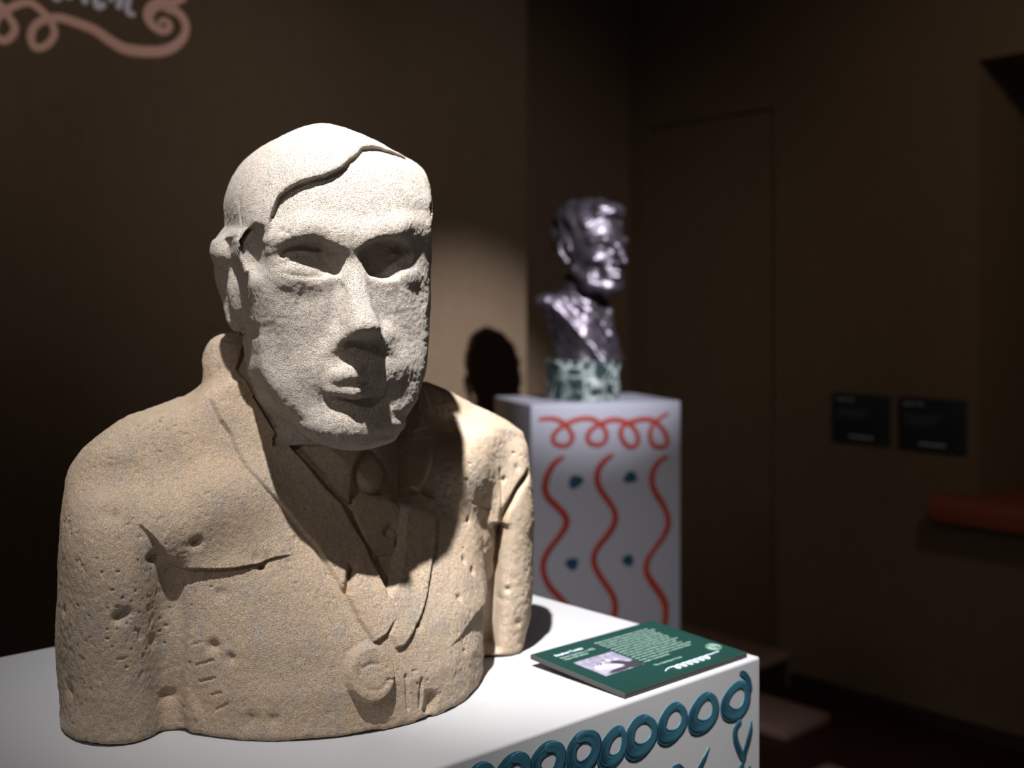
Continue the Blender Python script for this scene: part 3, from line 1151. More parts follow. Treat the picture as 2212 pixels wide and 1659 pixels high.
nA, nT = hp(771, 536, 0.098), hp(797, 704, 0.147)
nL, nR = hp(712, 742, 0.097), hp(843, 738, 0.095)
nB1, nB2 = hp(720, 757, 0.096), hp(843, 757, 0.096)
nC = hp(782, 690, 0.09)
planes = [plane3((nA[0] - 0.0055, nA[1], nA[2]), (nT[0] - 0.0085, nT[1], nT[2]), nL, nC), plane3((nA[0] + 0.005, nA[1], nA[2]), (nT[0] + 0.0085, nT[1], nT[2]), nR, nC),
          plane3((nA[0], nA[1] + 0.004, nA[2]), (nT[0] - 0.01, nT[1] - 0.002, nT[2]), (nT[0] + 0.01, nT[1] - 0.002, nT[2]), nC),
          plane3(hp(760, 719, 0.140), hp(830, 717, 0.140), hp(782, 757, 0.100), nC)]


def wedge(x, y, z):
    d = None
    for (n, o), k in zip(planes, (0, 0.012, 0.010, 0.007)):
        e = n[0] * x + n[1] * y + n[2] * z - o
        d = e if d is None else smax(d, e, k)
    return smax(d, 0.06 - y, 0.001)


head(wedge, (-0.04, 0.055, -0.075), (0.06, 0.165, 0.03), 0.010)
hcone(hp(730, 736, 0.092), hp(740, 728, 0.101), 0.0125, 0.0115, 0.008)
hcone(hp(836, 730, 0.092), hp(832, 724, 0.100), 0.0115, 0.0105, 0.008)
hcone(hp(758, 752, 0.112), hp(766, 742, 0.118), 0.0045, 0.004, 0.004, 'cut')
hcone(hp(820, 750, 0.112), hp(818, 742, 0.118), 0.0045, 0.004, 0.004, 'cut')
# muzzle, lips, chin
hell(hp(772, 795, 0.078), (0.048, 0.034, 0.030), 0.020)
hchain([hp(704, 824, 0.096), hp(740, 815, 0.108), hp(772, 808, 0.113), hp(804, 812, 0.108), hp(843, 820, 0.096)], [0.005, 0.007, 0.008, 0.007, 0.005], 0.008)
hell(hp(768, 874, 0.121), (0.060, 0.0165, 0.0135), 0.012, 'cut')
hchain([hp(718, 841, 0.104), hp(770, 844, 0.1115), hp(822, 840, 0.103)], [0.0058, 0.0075, 0.0058], 0.004)
hchain([hp(706, 827, 0.114), hp(770, 827, 0.125), hp(836, 825, 0.113)], [0.0026], 0.002, 'cut')
hell(hp(778, 917, 0.078), (0.060, 0.034, 0.022), 0.016)
# hollow of the cheek
hcone(hp(546, 700, 0.0895), hp(592, 790, 0.0965), 0.012, 0.011, 0.018, 'cut')
# ears
hell(hp(489, 548, -0.006), (0.0125, 0.022, 0.0185), 0.004)
hcone(hp(482, 585, -0.014), hp(508, 702, -0.008), 0.0095, 0.007, 0.005)
hell(hp(519, 638, 0.010), (0.0115, 0.018, 0.024), 0.006)
hcone((0.094, -0.022, 0.012), (0.090, -0.018, -0.04), 0.013, 0.010, 0.006)
hell(hp(915, 466, 0.058), (0.004, 0.014, 0.012), 0.003, 'cut')

# hair: a cap a finger thick over the skull, cut off along the hairline and the side lock
hair_line = [hp(862, 333, 0.045), hp(840, 324, 0.055), hp(815, 321, 0.060), hp(792, 325, 0.064), hp(769, 339, 0.070), hp(746, 349, 0.075), hp(722, 368, 0.080), hp(694, 383, 0.085), hp(663, 391, 0.087),
             hp(642, 398, 0.087), hp(619, 412, 0.086), hp(604, 425, 0.085), hp(592, 448, 0.082), hp(580, 467, 0.078), hp(574, 488, 0.074), hp(572, 512, 0.070), hp(556, 508, 0.065), hp(538, 490, 0.060),
             hp(527, 500, 0.052), hp(526, 540, 0.048), hp(533, 588, 0.044), hp(522, 592, 0.036), hp(510, 560, 0.020), hp(502, 518, 0.005)]
hair_poly = [(p[0], p[2]) for p in hair_line] + [(-0.2, hair_line[-1][2]), (-0.2, 0.3), (0.2, 0.3), (0.2, hair_line[0][2] - 0.004)]


def hair(x, y, z):
    cap = head_base(x, y, z) - 0.0068
    x, y, z = np.broadcast_arrays(x, y, z)
    sd = np.full(x.shape, -1.0, np.float32)
    near = np.abs(cap) < 0.02
    sd[near] = poly_sd(x[near], z[near], hair_poly)
    front = smax(sd, -(y + 0.0) * 1.0, 0.002)              # the hairline only cuts the front half
    side = np.maximum(sd, 0)
    reg = np.where(y > 0.012, sd, np.minimum(sd, np.maximum(-0.055 - z, y - 0.012)))
    return smax(cap, reg, 0.004)


head(hair, (-0.12, -0.15, -0.08), (0.12, 0.13, 0.175), 0.0025)

# temple hollow between the side lock and the end of the brow
hell(hp(553, 549, 0.079), (0.0115, 0.026, 0.025), 0.005, 'cut')

BP, BQ = F.mesh()
BP = relax(BP, BQ, 2, 0.5)

# ease the head's outline to the measured one: sideways only, fading out towards the middle of the face
OUT_L = [(272, 690), (278, 640), (291, 604), (309, 572), (331, 541), (351, 518), (391, 494), (424, 483.5), (450, 482), (508, 487), (560, 497), (620, 508), (680, 518), (726, 522), (768, 528), (801, 534), (841, 550), (876, 571), (902, 604), (925, 640), (945, 687)]
OUT_R = [(272, 730), (278, 757), (290, 793), (304, 821), (317, 840), (331, 858), (342, 882), (351, 901), (372, 919), (400, 930), (433, 935), (473, 935), (508, 932), (560, 931), (634, 930), (662, 931), (697, 930), (744, 928), (792, 922), (838, 912), (871, 901), (902, 875), (932, 840), (945, 815)]


def head_local(P):
    dx, dy = P[:, 0] - HB[0], P[:, 1] - HB[1]
    return dx * HRb[0] + dy * HRb[1], dx * HFb[0] + dy * HFb[1], P[:, 2] - HB[2]


def world(P):
    return BO + P[:, :1] * BR + P[:, 1:2] * BF + P[:, 2:] * Z


lx, ly, lz = head_local(BP)
hs = head_base(lx, ly, lz)
is_ear = (np.abs(lx) > 0.080) & (hs > 0.0035) & (lz < 0.045) & (ly < 0.03)
is_head = (hs < 0.030) & (lz > -0.166) & ((lz > -0.085) | (ly > -0.005)) & ~((lz < -0.06) & (ly < -0.03))
W_ = world(BP)
PX = to_px(W_)
core = is_head & ~is_ear & (hs < 0.012)
rows = np.arange(268, 962, 6.0)
cl, cr = [], []
for r in rows:
    m = core & (np.abs(PX[:, 1] - r) < 5)
    cl.append(PX[m, 0].min() if m.any() else np.nan)
    cr.append(PX[m, 0].max() if m.any() else np.nan)
cl, cr = np.array(cl), np.array(cr)
tl = np.interp(rows, *zip(*OUT_L))
tr = np.interp(rows, *zip(*OUT_R))
dl, dr_ = np.nan_to_num(tl - cl), np.nan_to_num(tr - cr)
ok = (rows > 285) & (rows < 905)
dl, dr_ = [np.interp(rows, rows[ok], np.convolve(np.pad(q[ok], 2, 'edge'), np.ones(5) / 5, 'valid')) for q in (dl, dr_)]
if 'DEBUG' in globals():
    for q in zip(rows[::4], dl[::4], dr_[::4]):
        print('warp row %d  left %.0f right %.0f' % q)
t = np.clip((PX[:, 0] - np.interp(PX[:, 1], rows, np.nan_to_num(cl))) / (np.interp(PX[:, 1], rows, np.nan_to_num(cr, nan=1)) - np.interp(PX[:, 1], rows, np.nan_to_num(cl)) + 1e-6), 0, 1)
sh = np.interp(PX[:, 1], rows, dl) * (1 - t) ** 1.6 + np.interp(PX[:, 1], rows, dr_) * t ** 1.6
fade = sstep(0.03, 0.018, hs) * is_head * sstep(-0.166, -0.15, lz)
W_[:, 0] += np.where(is_head, sh * fade * W_[:, 1] / FPX, 0)
rel = W_ - BO
BP = np.stack([rel @ BR, rel @ BF, rel[:, 2]], 1)

# the same for the shoulders and arms
TOR_L = [(960, 183), (994, 150), (1019, 138), (1052, 131), (1102, 129), (1166, 126), (1242, 123), (1318, 119), (1372, 120), (1448, 125), (1524, 130), (1582, 134), (1600, 140)]
TOR_R = [(963, 1147), (986, 1147), (1018, 1145), (1057, 1150), (1104, 1153), (1136, 1156), (1220, 1153), (1272, 1152), (1325, 1148), (1367, 1138), (1390, 1130)]
SH_L = [(150, 994), (183, 958), (211, 933), (262, 900), (330, 876), (395, 853)]
SH_R = [(925, 824), (960, 838), (1000, 858), (1050, 880), (1088, 900), (1114, 916), (1135, 937)]
W_ = world(BP)
PX = to_px(W_)
lx, ly, lz = head_local(BP)
tm = ~((head_base(lx, ly, lz) < 0.03) & (lz > -0.168) & ((lz > -0.085) | (ly > -0.005)) & ~((lz < -0.06) & (ly < -0.03)))


def warp_side(tab, left):
    rows = np.arange(tab[0][0], tab[-1][0], 8.0)
    cur = []
    for r in rows:
        m = tm & (np.abs(PX[:, 1] - r) < 6)
        cur.append(PX[m, 0].min() if left else PX[m, 0].max())
    d = np.interp(rows, *zip(*tab)) - np.array(cur)
    d = np.convolve(np.pad(d, 3, 'edge'), np.ones(7) / 7, 'valid')
    if 'DEBUG' in globals():
        print('torso', 'left' if left else 'right', np.round(d[::4]))
    edge = np.interp(PX[:, 1], rows, cur)
    t = np.clip(np.abs(PX[:, 0] - edge) / 220.0, 0, 1)
    W_[:, 0] += np.where(tm, np.interp(PX[:, 1], rows, d) * (1 - t) ** 2 * sstep(tab[0][0] - 60, tab[0][0] + 10, PX[:, 1]) * W_[:, 1] / FPX, 0)


warp_side(TOR_L, True)
warp_side(TOR_R, False)
PX = to_px(W_)
for tab in (SH_L, SH_R):
    cols = np.arange(tab[0][0], tab[-1][0], 8.0)
    cur = []
    for c in cols:
        m = tm & (np.abs(PX[:, 0] - c) < 6)
        cur.append(PX[m, 1].min())
    d = np.interp(cols, *zip(*tab)) - np.array(cur)
    d = np.convolve(np.pad(d, 3, 'edge'), np.ones(7) / 7, 'valid')
    if 'DEBUG' in globals():
        print('shoulder', np.round(d[::4]))
    inside = sstep(tab[0][0] - 40, tab[0][0], PX[:, 0]) * sstep(tab[-1][0] + 60, tab[-1][0], PX[:, 0])
    W_[:, 2] -= np.where(tm, np.interp(PX[:, 0], cols, d) * inside * sstep(0.08, 0.22, BP[:, 2]) * W_[:, 1] / FPX, 0)
rel = W_ - BO
BP = np.stack([rel @ BR, rel @ BF, rel[:, 2]], 1)

BP, BQ = subdivide(BP, BQ)
W_ = world(BP)
PX = to_px(W_)
lx, ly, lz = head_local(BP)
hs = head_base(lx, ly, lz)
is_head = (hs < 0.030) & (lz > -0.168) & ((lz > -0.085) | (ly > -0.005)) & ~((lz < -0.06) & (ly < -0.03))
tor_i = np.nonzero(~is_head & (BP[:, 1] > -0.12))[0]
head_i = np.nonzero(is_head & (ly > -0.03))[0]


def picker(ids):
    P, Y = PX[ids], W_[ids, 1]

    def pick(x, y):
        r = 4.0
        while True:
            m = (np.abs(P[:, 0] - x) < r) & (np.abs(P[:, 1] - y) < r)
            if m.any():
                break
            r *= 1.6
        k = ids[m]
        yy = Y[m]
        return BP[k[yy < yy.min() + 0.006]].mean(0)
    return pick


pick_t, pick_h = picker(tor_i), picker(head_i)


def on_bust(pts, pick=pick_t):
    """places seen on the photographed stone -> points on the carved surface"""
    return np.array([pick(*p) for p in pts])


def front2(P3):
    return P3[:, [0, 2]]


FRONT = np.array([0.0, 1.0, 0.0])
DISP = np.zeros(len(BP))                       # along the normal
DISF = np.zeros(len(BP))                       # straight out of the front of the block


def area(pts, amp, edge, ids=tor_i, pick=pick_t, out=None):
    """raise (or sink) a patch with a stepped edge"""
    poly = front2(on_bust(pts, pick))
    lo, hi = poly.min(0) - edge * 2, poly.max(0) + edge * 2
    k = ids[(BP[ids, 0] > lo[0]) & (BP[ids, 0] < hi[0]) & (BP[ids, 2] > lo[1]) & (BP[ids, 2] < hi[1])]
    sd = poly_sd(BP[k, 0], BP[k, 2], poly)
    if amp:
        DISF[k] += amp * sstep(edge, -edge, sd)
    return k[sd < 0]


def line_dist(P, pts3):
    d = np.full(len(P), 1e9)
    u = np.zeros(len(P))
    L = np.r_[0, np.cumsum(np.linalg.norm(np.diff(pts3, axis=0), axis=1))]
    for i in range(len(pts3) - 1):
        a, ab = pts3[i], pts3[i + 1] - pts3[i]
        t = np.clip(((P - a) @ ab) / (ab @ ab + 1e-12), 0, 1)
        q = np.linalg.norm(P - a - t[:, None] * ab, axis=1)
        m = q < d
        d[m] = q[m]
        u[m] = (L[i] + t[m] * (L[i + 1] - L[i])) / L[-1]
    return d, u


def near(ids, pts3, r):
    lo, hi = pts3.min(0) - r, pts3.max(0) + r
    return ids[((BP[ids] > lo) & (BP[ids] < hi)).all(1)]


def groove(pts, depth, width, ids=tor_i, pick=pick_t, ends=0.08, smooth=4):
    P3 = catmull(on_bust(pts, pick), smooth)
    k = near(ids, P3, width * 2.5)
    d, u = line_dist(BP[k], P3)
    e = np.clip(np.minimum(u, 1 - u) / ends, 0, 1) if ends else 1
    DISP[k] -= depth * np.exp(-(d / width) ** 2) * e


def crease(pts, up, up_w, dn, dn_w, above, ids=tor_i, pick=pick_t, amp=None, soft=0.0012):
    """a fold: the cloth swells on the side of the polygon 'above' and falls away on the other"""
    P3 = catmull(on_bust(pts, pick), 4)
    k = near(ids, P3, max(up_w, dn_w) * 3)
    d, u = line_dist(BP[k], P3)
    sd = poly_sd(BP[k, 0], BP[k, 2], front2(np.r_[P3, on_bust(above, pick)]))
    side = np.where(sd < 0, d, -d)
    s = sstep(-soft, soft, side)
    e = np.interp(u, np.linspace(0, 1, len(amp)), amp) if amp is not None else 1
    DISF[k] += e * (s * up * np.exp(-d / up_w) - (1 - s) * dn * np.exp(-d / dn_w))


def pit(x, y, r, depth, ids=tor_i, pick=pick_t):
    c = pick(x, y)
    k = near(ids, c[None], r * 2.5)
    d = np.linalg.norm(BP[k] - c, axis=1)
    DISP[k] -= depth * np.exp(-(d / r) ** 2)


# shirt opening, collar leaves, tie
V_IN = [(570, 850), (600, 935), (660, 1000), (700, 1050), (737, 1085), (767, 1143), (783, 1166), (798, 1204), (818, 1241), (838, 1283), (858, 1245), (866, 1190), (872, 1110), (873, 1050), (870, 970), (884, 900), (890, 830), (800, 815), (650, 815)]
f_shirt = area(V_IN, -0.011, 0.0025)
f_leaf = area([(600, 850), (618, 930), (650, 965), (680, 1000), (712, 1032), (720, 1048), (742, 1075), (763, 1090), (764, 1050), (769, 1010), (779, 985), (790, 966), (780, 900), (760, 830), (680, 820)], 0.0075, 0.0018)
f_leaf2 = area([(800, 965), (826, 990), (842, 1020), (850, 1045), (866, 1062), (870, 1000), (868, 930), (860, 840), (800, 830), (796, 920)], 0.0055, 0.002)
f_tie = area([(768, 1082), (815, 1075), (850, 1082), (866, 1092), (873, 1112), (869, 1150), (862, 1178), (866, 1196), (840, 1200), (812, 1210), (800, 1190), (790, 1160), (775, 1125)], 0.0065, 0.003)
groove([(838, 1160), (852, 1140), (869, 1150)], 0.004, 0.004)
groove([(806, 1210), (830, 1196), (866, 1190)], 0.003, 0.004)
ck = pick_t(806, 1024)
k_ = near(tor_i, ck[None], 0.03)
r_ = np.sqrt(((BP[k_, 0] - ck[0]) / 0.0175) ** 2 + ((BP[k_, 2] - ck[2]) / 0.0215) ** 2)
DISF[k_] += 0.013 * np.sqrt(np.clip(1 - r_ ** 2, 0, 1))
f_knot = k_[r_ < 1.0]

# lapels
LAP_L = [(440, 830), (452, 862), (474, 907), (495, 937), (505, 966), (528, 1006), (556, 1037), (581, 1062), (606, 1090), (631, 1123), (657, 1154), (680, 1181), (718, 1241), (744, 1282), (770, 1333), (804, 1386),
         (832, 1368), (851, 1335), (844, 1304), (836, 1285), (818, 1241), (798, 1204), (783, 1166), (767, 1143), (737, 1085), (700, 1050), (660, 1000), (600, 935), (560, 862), (535, 800), (522, 745), (480, 738), (450, 785)]
f_lapL = area(LAP_L, 0.0052, 0.0018)
groove(LAP_L[2:16], 0.0016, 0.0018, ends=0.05)
f_lapR = area([(938, 1076), (940, 1110), (938, 1162), (933, 1201), (922, 1280), (909, 1325), (888, 1367), (870, 1393), (852, 1398), (840, 1370), (851, 1335), (844, 1304), (838, 1285), (858, 1245), (866, 1190), (872, 1110), (874, 1070), (905, 1064)], 0.0045, 0.0018)
f_colR = area([(900, 820), (925, 880), (930, 965), (922, 1018), (904, 1062), (880, 1052), (872, 980), (880, 900), (868, 825)], 0.0065, 0.004)
# folds of the jacket
crease([(300, 1131), (325, 1155), (350, 1190), (376, 1226), (410, 1227), (454, 1229), (505, 1225), (556, 1215), (581, 1205), (632, 1198)], 0.0065, 0.028, 0.0022, 0.014,
       [(640, 1110), (560, 1040), (420, 1030), (315, 1075)], amp=[0.3, 0.9, 1, 1, 1, 0.9, 0.7, 0.1])
groove([(378, 1232), (384, 1300), (388, 1380), (385, 1450), (380, 1520), (384, 1592)], 0.004, 0.008, ends=0)
area([(386, 1450), (400, 1468), (425, 1520), (452, 1588), (420, 1594), (390, 1592)], 0.003, 0.004)
for q in ([(409, 1395), (436, 1387)], [(421, 1438), (460, 1427)], [(427, 1474), (462, 1465)], [(454, 1503), (477, 1496)], [(465, 1534), (490, 1521)]):
    groove(q + [(q[1][0] + 3, q[1][1] - 2)], 0.0012, 0.0013)
crease([(1064, 1105), (1068, 1149), (1067, 1215), (1056, 1267), (1030, 1325), (1000, 1368), (968, 1402)], 0.0045, 0.030, 0.008, 0.018,
       [(940, 1380), (930, 1280), (950, 1150), (1000, 1080)], amp=[0.2, 0.8, 1, 0.9, 0.6, 0.25, 0.0])
groove([(1079, 1130), (1074, 1200), (1070, 1270), (1064, 1340), (1056, 1412)], 0.028, 0.0085, ends=0.05)
groove([(1083, 1008), (1086, 1060), (1084, 1125)], 0.0030, 0.0015)
groove([(1147, 1018), (1139, 1032), (1122, 1055), (1106, 1084), (1090, 1112), (1082, 1165)], 0.010, 0.0034, ends=0.02)
# button
BTN = [(794 + 51 * math.cos(a), 1452 + 62 * math.sin(a)) for a in np.linspace(0, 2 * math.pi, 21)[:-1]]
f_btn = area(BTN, 0.0095, 0.0022)
ring = [(796 + 31 * math.cos(a), 1453 + 34 * math.sin(a)) for a in np.linspace(0.3, 3.6, 13)]
groove(ring, 0.0011, 0.0024, ends=0)
groove([(772, 1440), (790, 1429), (812, 1430)], 0.0016, 0.0022)
# slits, button hole, pits
groove([(876, 1455), (879, 1495), (882, 1538)], 0.0034, 0.0016)
groove([(911, 1462), (909, 1495), (907, 1532)], 0.0030, 0.0018)
groove([(934, 1490), (926, 1530), (918, 1545)], 0.006, 0.006)
groove([(758, 1214), (754, 1232), (750, 1255), (744, 1281)], 0.0105, 0.0034, ends=0.1)
for x, y, r, dp in ((566, 1222, .0032, .008), (552, 1205, .006, .003), (575, 1203, .006, .003), (425, 1171, .0050, .0040), (418, 1176, .004, .003), (336, 1208, .0060, .0042), (326, 1205, .004, .003),
                    (262, 1332, .0058, .0048), (252, 1338, .004, .003), (275, 1324, .004, .003), (455, 1394, .0050, .0040), (466, 1396, .004, .003), (498, 1422, .0042, .0035), (135, 1319, .004, .0030),
                    (148, 1490, .006, .0042), (360, 1503, .006, .0040), (228, 1110, .007, .0028), (250, 1114, .005, .0025), (545, 1556, .007, .0030), (590, 1554, .006, .0030), (475, 1282, .005, .0028),
                    (330, 1385, .005, .0025), (1003, 1210, .004, .0035), (1022, 1233, .004, .0035), (992, 1290, .0035, .003), (1045, 1200, .003, .003), (1012, 1124, .003, .004), (1085, 1300, .004, .003),
                    (1120, 1345, .004, .003), (1100, 1275, .003, .003), (1050, 1070, .005, .003), (1118, 1010, .004, .003), (1090, 1035, .003, .003), (900, 1350, .004, .002)):
    pit(x, y, r, dp)
for x, y, r, dp in ((608, 497, .0026, .0022), (622, 503, .0022, .0018)):
    pit(x, y, r, dp, head_i, pick_h)
# folds of the face
groove([(514, 420), (516, 470), (519, 520), (530, 582)], 0.0020, 0.0022, head_i, pick_h, ends=0.15)
groove([(606, 560), (618, 549), (638, 540), (664, 537), (694, 543)], 0.0024, 0.0020, head_i, pick_h)
groove([(846, 541), (862, 538), (880, 543), (895, 556)], 0.0022, 0.0022, head_i, pick_h)
groove([(604, 588), (640, 596), (680, 598), (708, 597)], 0.0010, 0.0020, head_i, pick_h)
groove([(640, 640), (672, 650), (712, 628), (738, 606)], 0.0016, 0.010, head_i, pick_h)

# weathering
N_ = vnormals(BP, BQ)
tor = ~is_head
grain = 0.00028 * vnoise(BP, 430, 1) + 0.00034 * vnoise(BP, 190, 2) + 0.0008 * vnoise(BP, 45, 4) + 0.0016 * vnoise(BP, 17, 3)
pits = -0.0012 * sstep(0.50, 0.85, vnoise(BP, 260, 6)) * (0.25 + 0.75 * sstep(0.0, 0.5, vnoise(BP, 22, 7)))
pits += -0.0018 * sstep(0.62, 0.92, vnoise(BP, 110, 8)) * sstep(0.1, 0.6, vnoise(BP, 14, 9))
BP = BP + N_ * (DISP + np.where(tor, 1.0, 0.8) * grain + np.where(tor, pits, 0.12 * pits))[:, None] + FRONT * DISF[:, None]
BP[:, 2] += np.where(BP[:, 2] < 0.012, 0.0035 * np.maximum(vnoise(BP * [1, 1, 0], 55, 5), 0) * sstep(0.012, 0.0, BP[:, 2]) * (BP[:, 1] > -0.05), 0)
BP[:, 2] = np.maximum(BP[:, 2], 0.0003)


def stone_mat(name, base1, base2, speck, depth):
    m, nt, b = mat_new(name)
    v = coords(nt)
    n1 = noise(nt, v, 9, 5, 0.6)
    n2 = noise(nt, coords(nt, (60, 60, 22)), 1.0, 4, 0.6)
    n3 = noise(nt, v, 760, 3, 0.65)
    n4 = noise(nt, v, 210, 3, 0.6)
    c = mix(nt, ramp(nt, n1, [(0.35, 0.0), (0.65, 1.0)]), base1, base2)
    c = mix(nt, ramp(nt, n2, [(0.50, 0.0), (0.74, 0.60)]), c, (0.36, 0.34, 0.335))
    c = mix(nt, ramp(nt, n4, [(0.25, 0.40), (0.42, 0.0)]), c, (0.20, 0.15, 0.11))
    c = mix(nt, ramp(nt, n3, [(0.32, speck), (0.48, 0.0)]), c, (0.15, 0.12, 0.10))
    c = mix(nt, ramp(nt, n3, [(0.56, 0.0), (0.70, 0.45)]), c, (0.60, 0.54, 0.46))
    nt.links.new(c, b.inputs['Base Color'])
    b.inputs['Roughness'].default_value = 0.92
    b.inputs['Specular IOR Level'].default_value = 0.15
    g1 = ramp(nt, n3, [(0.30, 0.0), (0.55, 1.0)])
    g2 = noise(nt, v, 1900, 2, 0.6)
    a = nd(nt, 'ShaderNodeMath', operation='ADD')
    nt.links.new(g1, a.inputs[0])
    q = nd(nt, 'ShaderNodeMath', operation='MULTIPLY')
    q.inputs[1].default_value = 0.6
    nt.links.new(g2, q.inputs[0])
    nt.links.new(q.outputs[0], a.inputs[1])
    bump(nt, b, a.outputs[0], 0.85, depth)
    return m


M_STONE = stone_mat('sandstone', (0.55, 0.415, 0.295), (0.505, 0.40, 0.305), 0.38, 0.0008)
M_STONEH = stone_mat('sandstone_pale', (0.585, 0.51, 0.44), (0.56, 0.50, 0.45), 0.62, 0.0010)
MBUST = frame(BO, BR, -BF, Z)
sb = empty('stone_bust', MBUST)
tag(sb, 'carved sandstone bust of a man in a jacket and tie on the white plinth', 'bust')

# ---- which face belongs to which carved piece
JACKET, HEAD, HAIR, EARL, EARR, LAPL, LAPR, COLL, BTN_, SHIRT, TIE = range(11)
pid = np.full(len(BP), JACKET)
pid[f_shirt] = SHIRT
pid[f_leaf] = SHIRT
pid[f_leaf2] = SHIRT
pid[f_tie] = TIE
pid[f_knot] = TIE
pid[f_lapL] = LAPL
pid[f_lapR] = LAPR
pid[f_colR] = COLL
pid[f_btn] = BTN_
lx, ly, lz = head_local(BP)
neck = (np.hypot(BP[:, 0], BP[:, 1] + 0.02) < 0.064) & (BP[:, 2] > 0.275) & (pid == JACKET)
pid[neck] = HEAD
pid[is_head] = HEAD
cap = head_base(lx, ly, lz) - 0.0068
onhair = is_head & (np.abs(cap) < 0.005) & (lz > -0.06)
sdh = poly_sd(lx[onhair], lz[onhair], hair_poly)
q = np.where(ly[onhair] > 0.012, sdh < 0.0, (lz[onhair] > -0.055))
pid[np.nonzero(onhair)[0][q]] = HAIR
ear = is_head & (np.abs(lx) > 0.080) & (hs > 0.0035) & (lz < 0.032) & (lz > -0.095) & (ly < 0.03) & (ly > -0.05)
pid[ear & (lx < 0)] = EARL
pid[ear & (lx > 0)] = EARR
fid = np.median(np.sort(pid[BQ], axis=1)[:, 1:3], axis=1).astype(int)
fid = np.sort(pid[BQ], axis=1)[:, 1]


def largest(fid, k, other):
    """keep one connected piece of a part, give stray bits back to the jacket or head"""
    sel = np.nonzero(fid == k)[0]
    q = BQ[sel]
    used, inv = np.unique(q.ravel(), return_inverse=True)
    inv = inv.reshape(-1, 4)
    lab = np.arange(len(used))
    while True:
        m = lab[inv].min(1)
        new = lab.copy()
        for i in range(4):
            np.minimum.at(new, inv[:, i], m)
        new = new[new]
        if (new == lab).all():
            break
        lab = new
    fl = lab[inv[:, 0]]
    u, c = np.unique(fl, return_counts=True)
    fid[sel[fl != u[c.argmax()]]] = other


for k_, o_ in ((EARL, HEAD), (EARR, HEAD), (HAIR, HEAD), (LAPL, JACKET), (LAPR, JACKET), (COLL, JACKET), (BTN_, JACKET), (TIE, SHIRT), (SHIRT, JACKET), (HEAD, JACKET), (JACKET, HEAD)):
    largest(fid, k_, o_)
NV = vnormals(BP, BQ)
NV[:, 1] *= -1


def bust_part(name, sel, parent, mat, label=None):
    q = BQ[sel]
    used, inv = np.unique(q.ravel(), return_inverse=True)
    P = BP[used].copy()
    P[:, 1] *= -1                     # the object's y axis points to the bust's back
    me = fast_mesh(name, P, inv.reshape(-1, 4)[:, ::-1], True)
    me.normals_split_custom_set_from_vertices(NV[used].astype(np.float32).tolist())
    o = link(name, me, mat, parent)
    if label:
        o['label'] = label
    return o


jk = bust_part('jacket', fid == JACKET, sb, M_STONE)
hd = bust_part('head', fid == HEAD, sb, M_STONEH)
bust_part('hair', fid == HAIR, hd, M_STONEH)
bust_part('ear', fid == EARL, hd, M_STONEH)
bust_part('ear', fid == EARR, hd, M_STONEH)
bust_part('lapel', fid == LAPL, jk, M_STONE)
bust_part('lapel', fid == LAPR, jk, M_STONE)
bust_part('collar', fid == COLL, jk, M_STONE)
bust_part('button', fid == BTN_, jk, M_STONE)
bust_part('shirt_collar', fid == SHIRT, sb, M_STONE)
bust_part('necktie', fid == TIE, sb, M_STONE)

# ------------------------------------------------------------------ the bronze bust on the far plinth
QW = np.array([0.216, 3.000, 1.551])                   # middle of its head
qyaw = math.radians(50)
QR = np.array([math.cos(qyaw), math.sin(qyaw), 0.0])
QF = np.array([math.sin(qyaw), -math.cos(qyaw), 0.0])
G = Field((-0.16, -0.15, -0.3025), (0.16, 0.16, 0.155), 0.0027)
GL, GH = (-0.16, -0.15, -0.32), (0.16, 0.16, 0.16)
TURN = [0.0]                                            # the head is turned a little against the chest


def turned(fn):
    c_, s_ = math.cos(TURN[0]), math.sin(TURN[0])
    return lambda x, y, z: fn(x * c_ + y * s_, -x * s_ + y * c_, z)


def bounds(lo, hi):
    if TURN[0] == 0:
        return lo, hi
    c_, s_ = math.cos(TURN[0]), math.sin(TURN[0])
    q = [(x * c_ - y * s_, x * s_ + y * c_) for x in (lo[0], hi[0]) for y in (lo[1], hi[1])]
    return [min(a for a, _ in q), min(b for _, b in q), lo[2]], [max(a for a, _ in q), max(b for _, b in q), hi[2]]


def gell(c, r, k=0.0, op='add'):
    m = 2 * k + 0.008
    lo, hi = bounds([c[i] - r[i] - m for i in range(3)], [c[i] + r[i] + m for i in range(3)])
    G.apply(turned(lambda x, y, z: ell(x, y, z, c, r)), lo, hi, k, op)


def gchain(pts, rs, k=0.0, op='add'):
    for i in range(len(pts) - 1):
        a, b = pts[i], pts[i + 1]
        ra = rs[i] if len(rs) > 1 else rs[0]
        rb = rs[i + 1] if len(rs) > 1 else rs[0]
        m = max(ra, rb) + 2 * k + 0.008
        lo, hi = bounds([min(a[j], b[j]) - m for j in range(3)], [max(a[j], b[j]) + m for j in range(3)])
        G.apply(turned(lambda x, y, z: cone(x, y, z, a, b, ra, rb)), lo, hi, k, op)


# shoulders: a short chest cut to a wedge, sloping down to the front
def chest(x, y, z):
    u = np.clip((z + 0.305) / 0.165, 0, 1)
    hw = 0.048 + 0.080 * u ** 1.15
    yf = 0.080 - 0.085 * u ** 0.9
    side = np.abs(x) - hw
    fr = (y - yf) + 0.9 * np.abs(x) ** 2 / 0.3
    d = smax(side, fr, 0.012)
    d = smax(d, -0.092 - y, 0.02)
    d = smax(d, z + 0.128 + 0.35 * np.abs(x) ** 1.6 * 0 - 0.10 * (-y), 0.03)
    return d


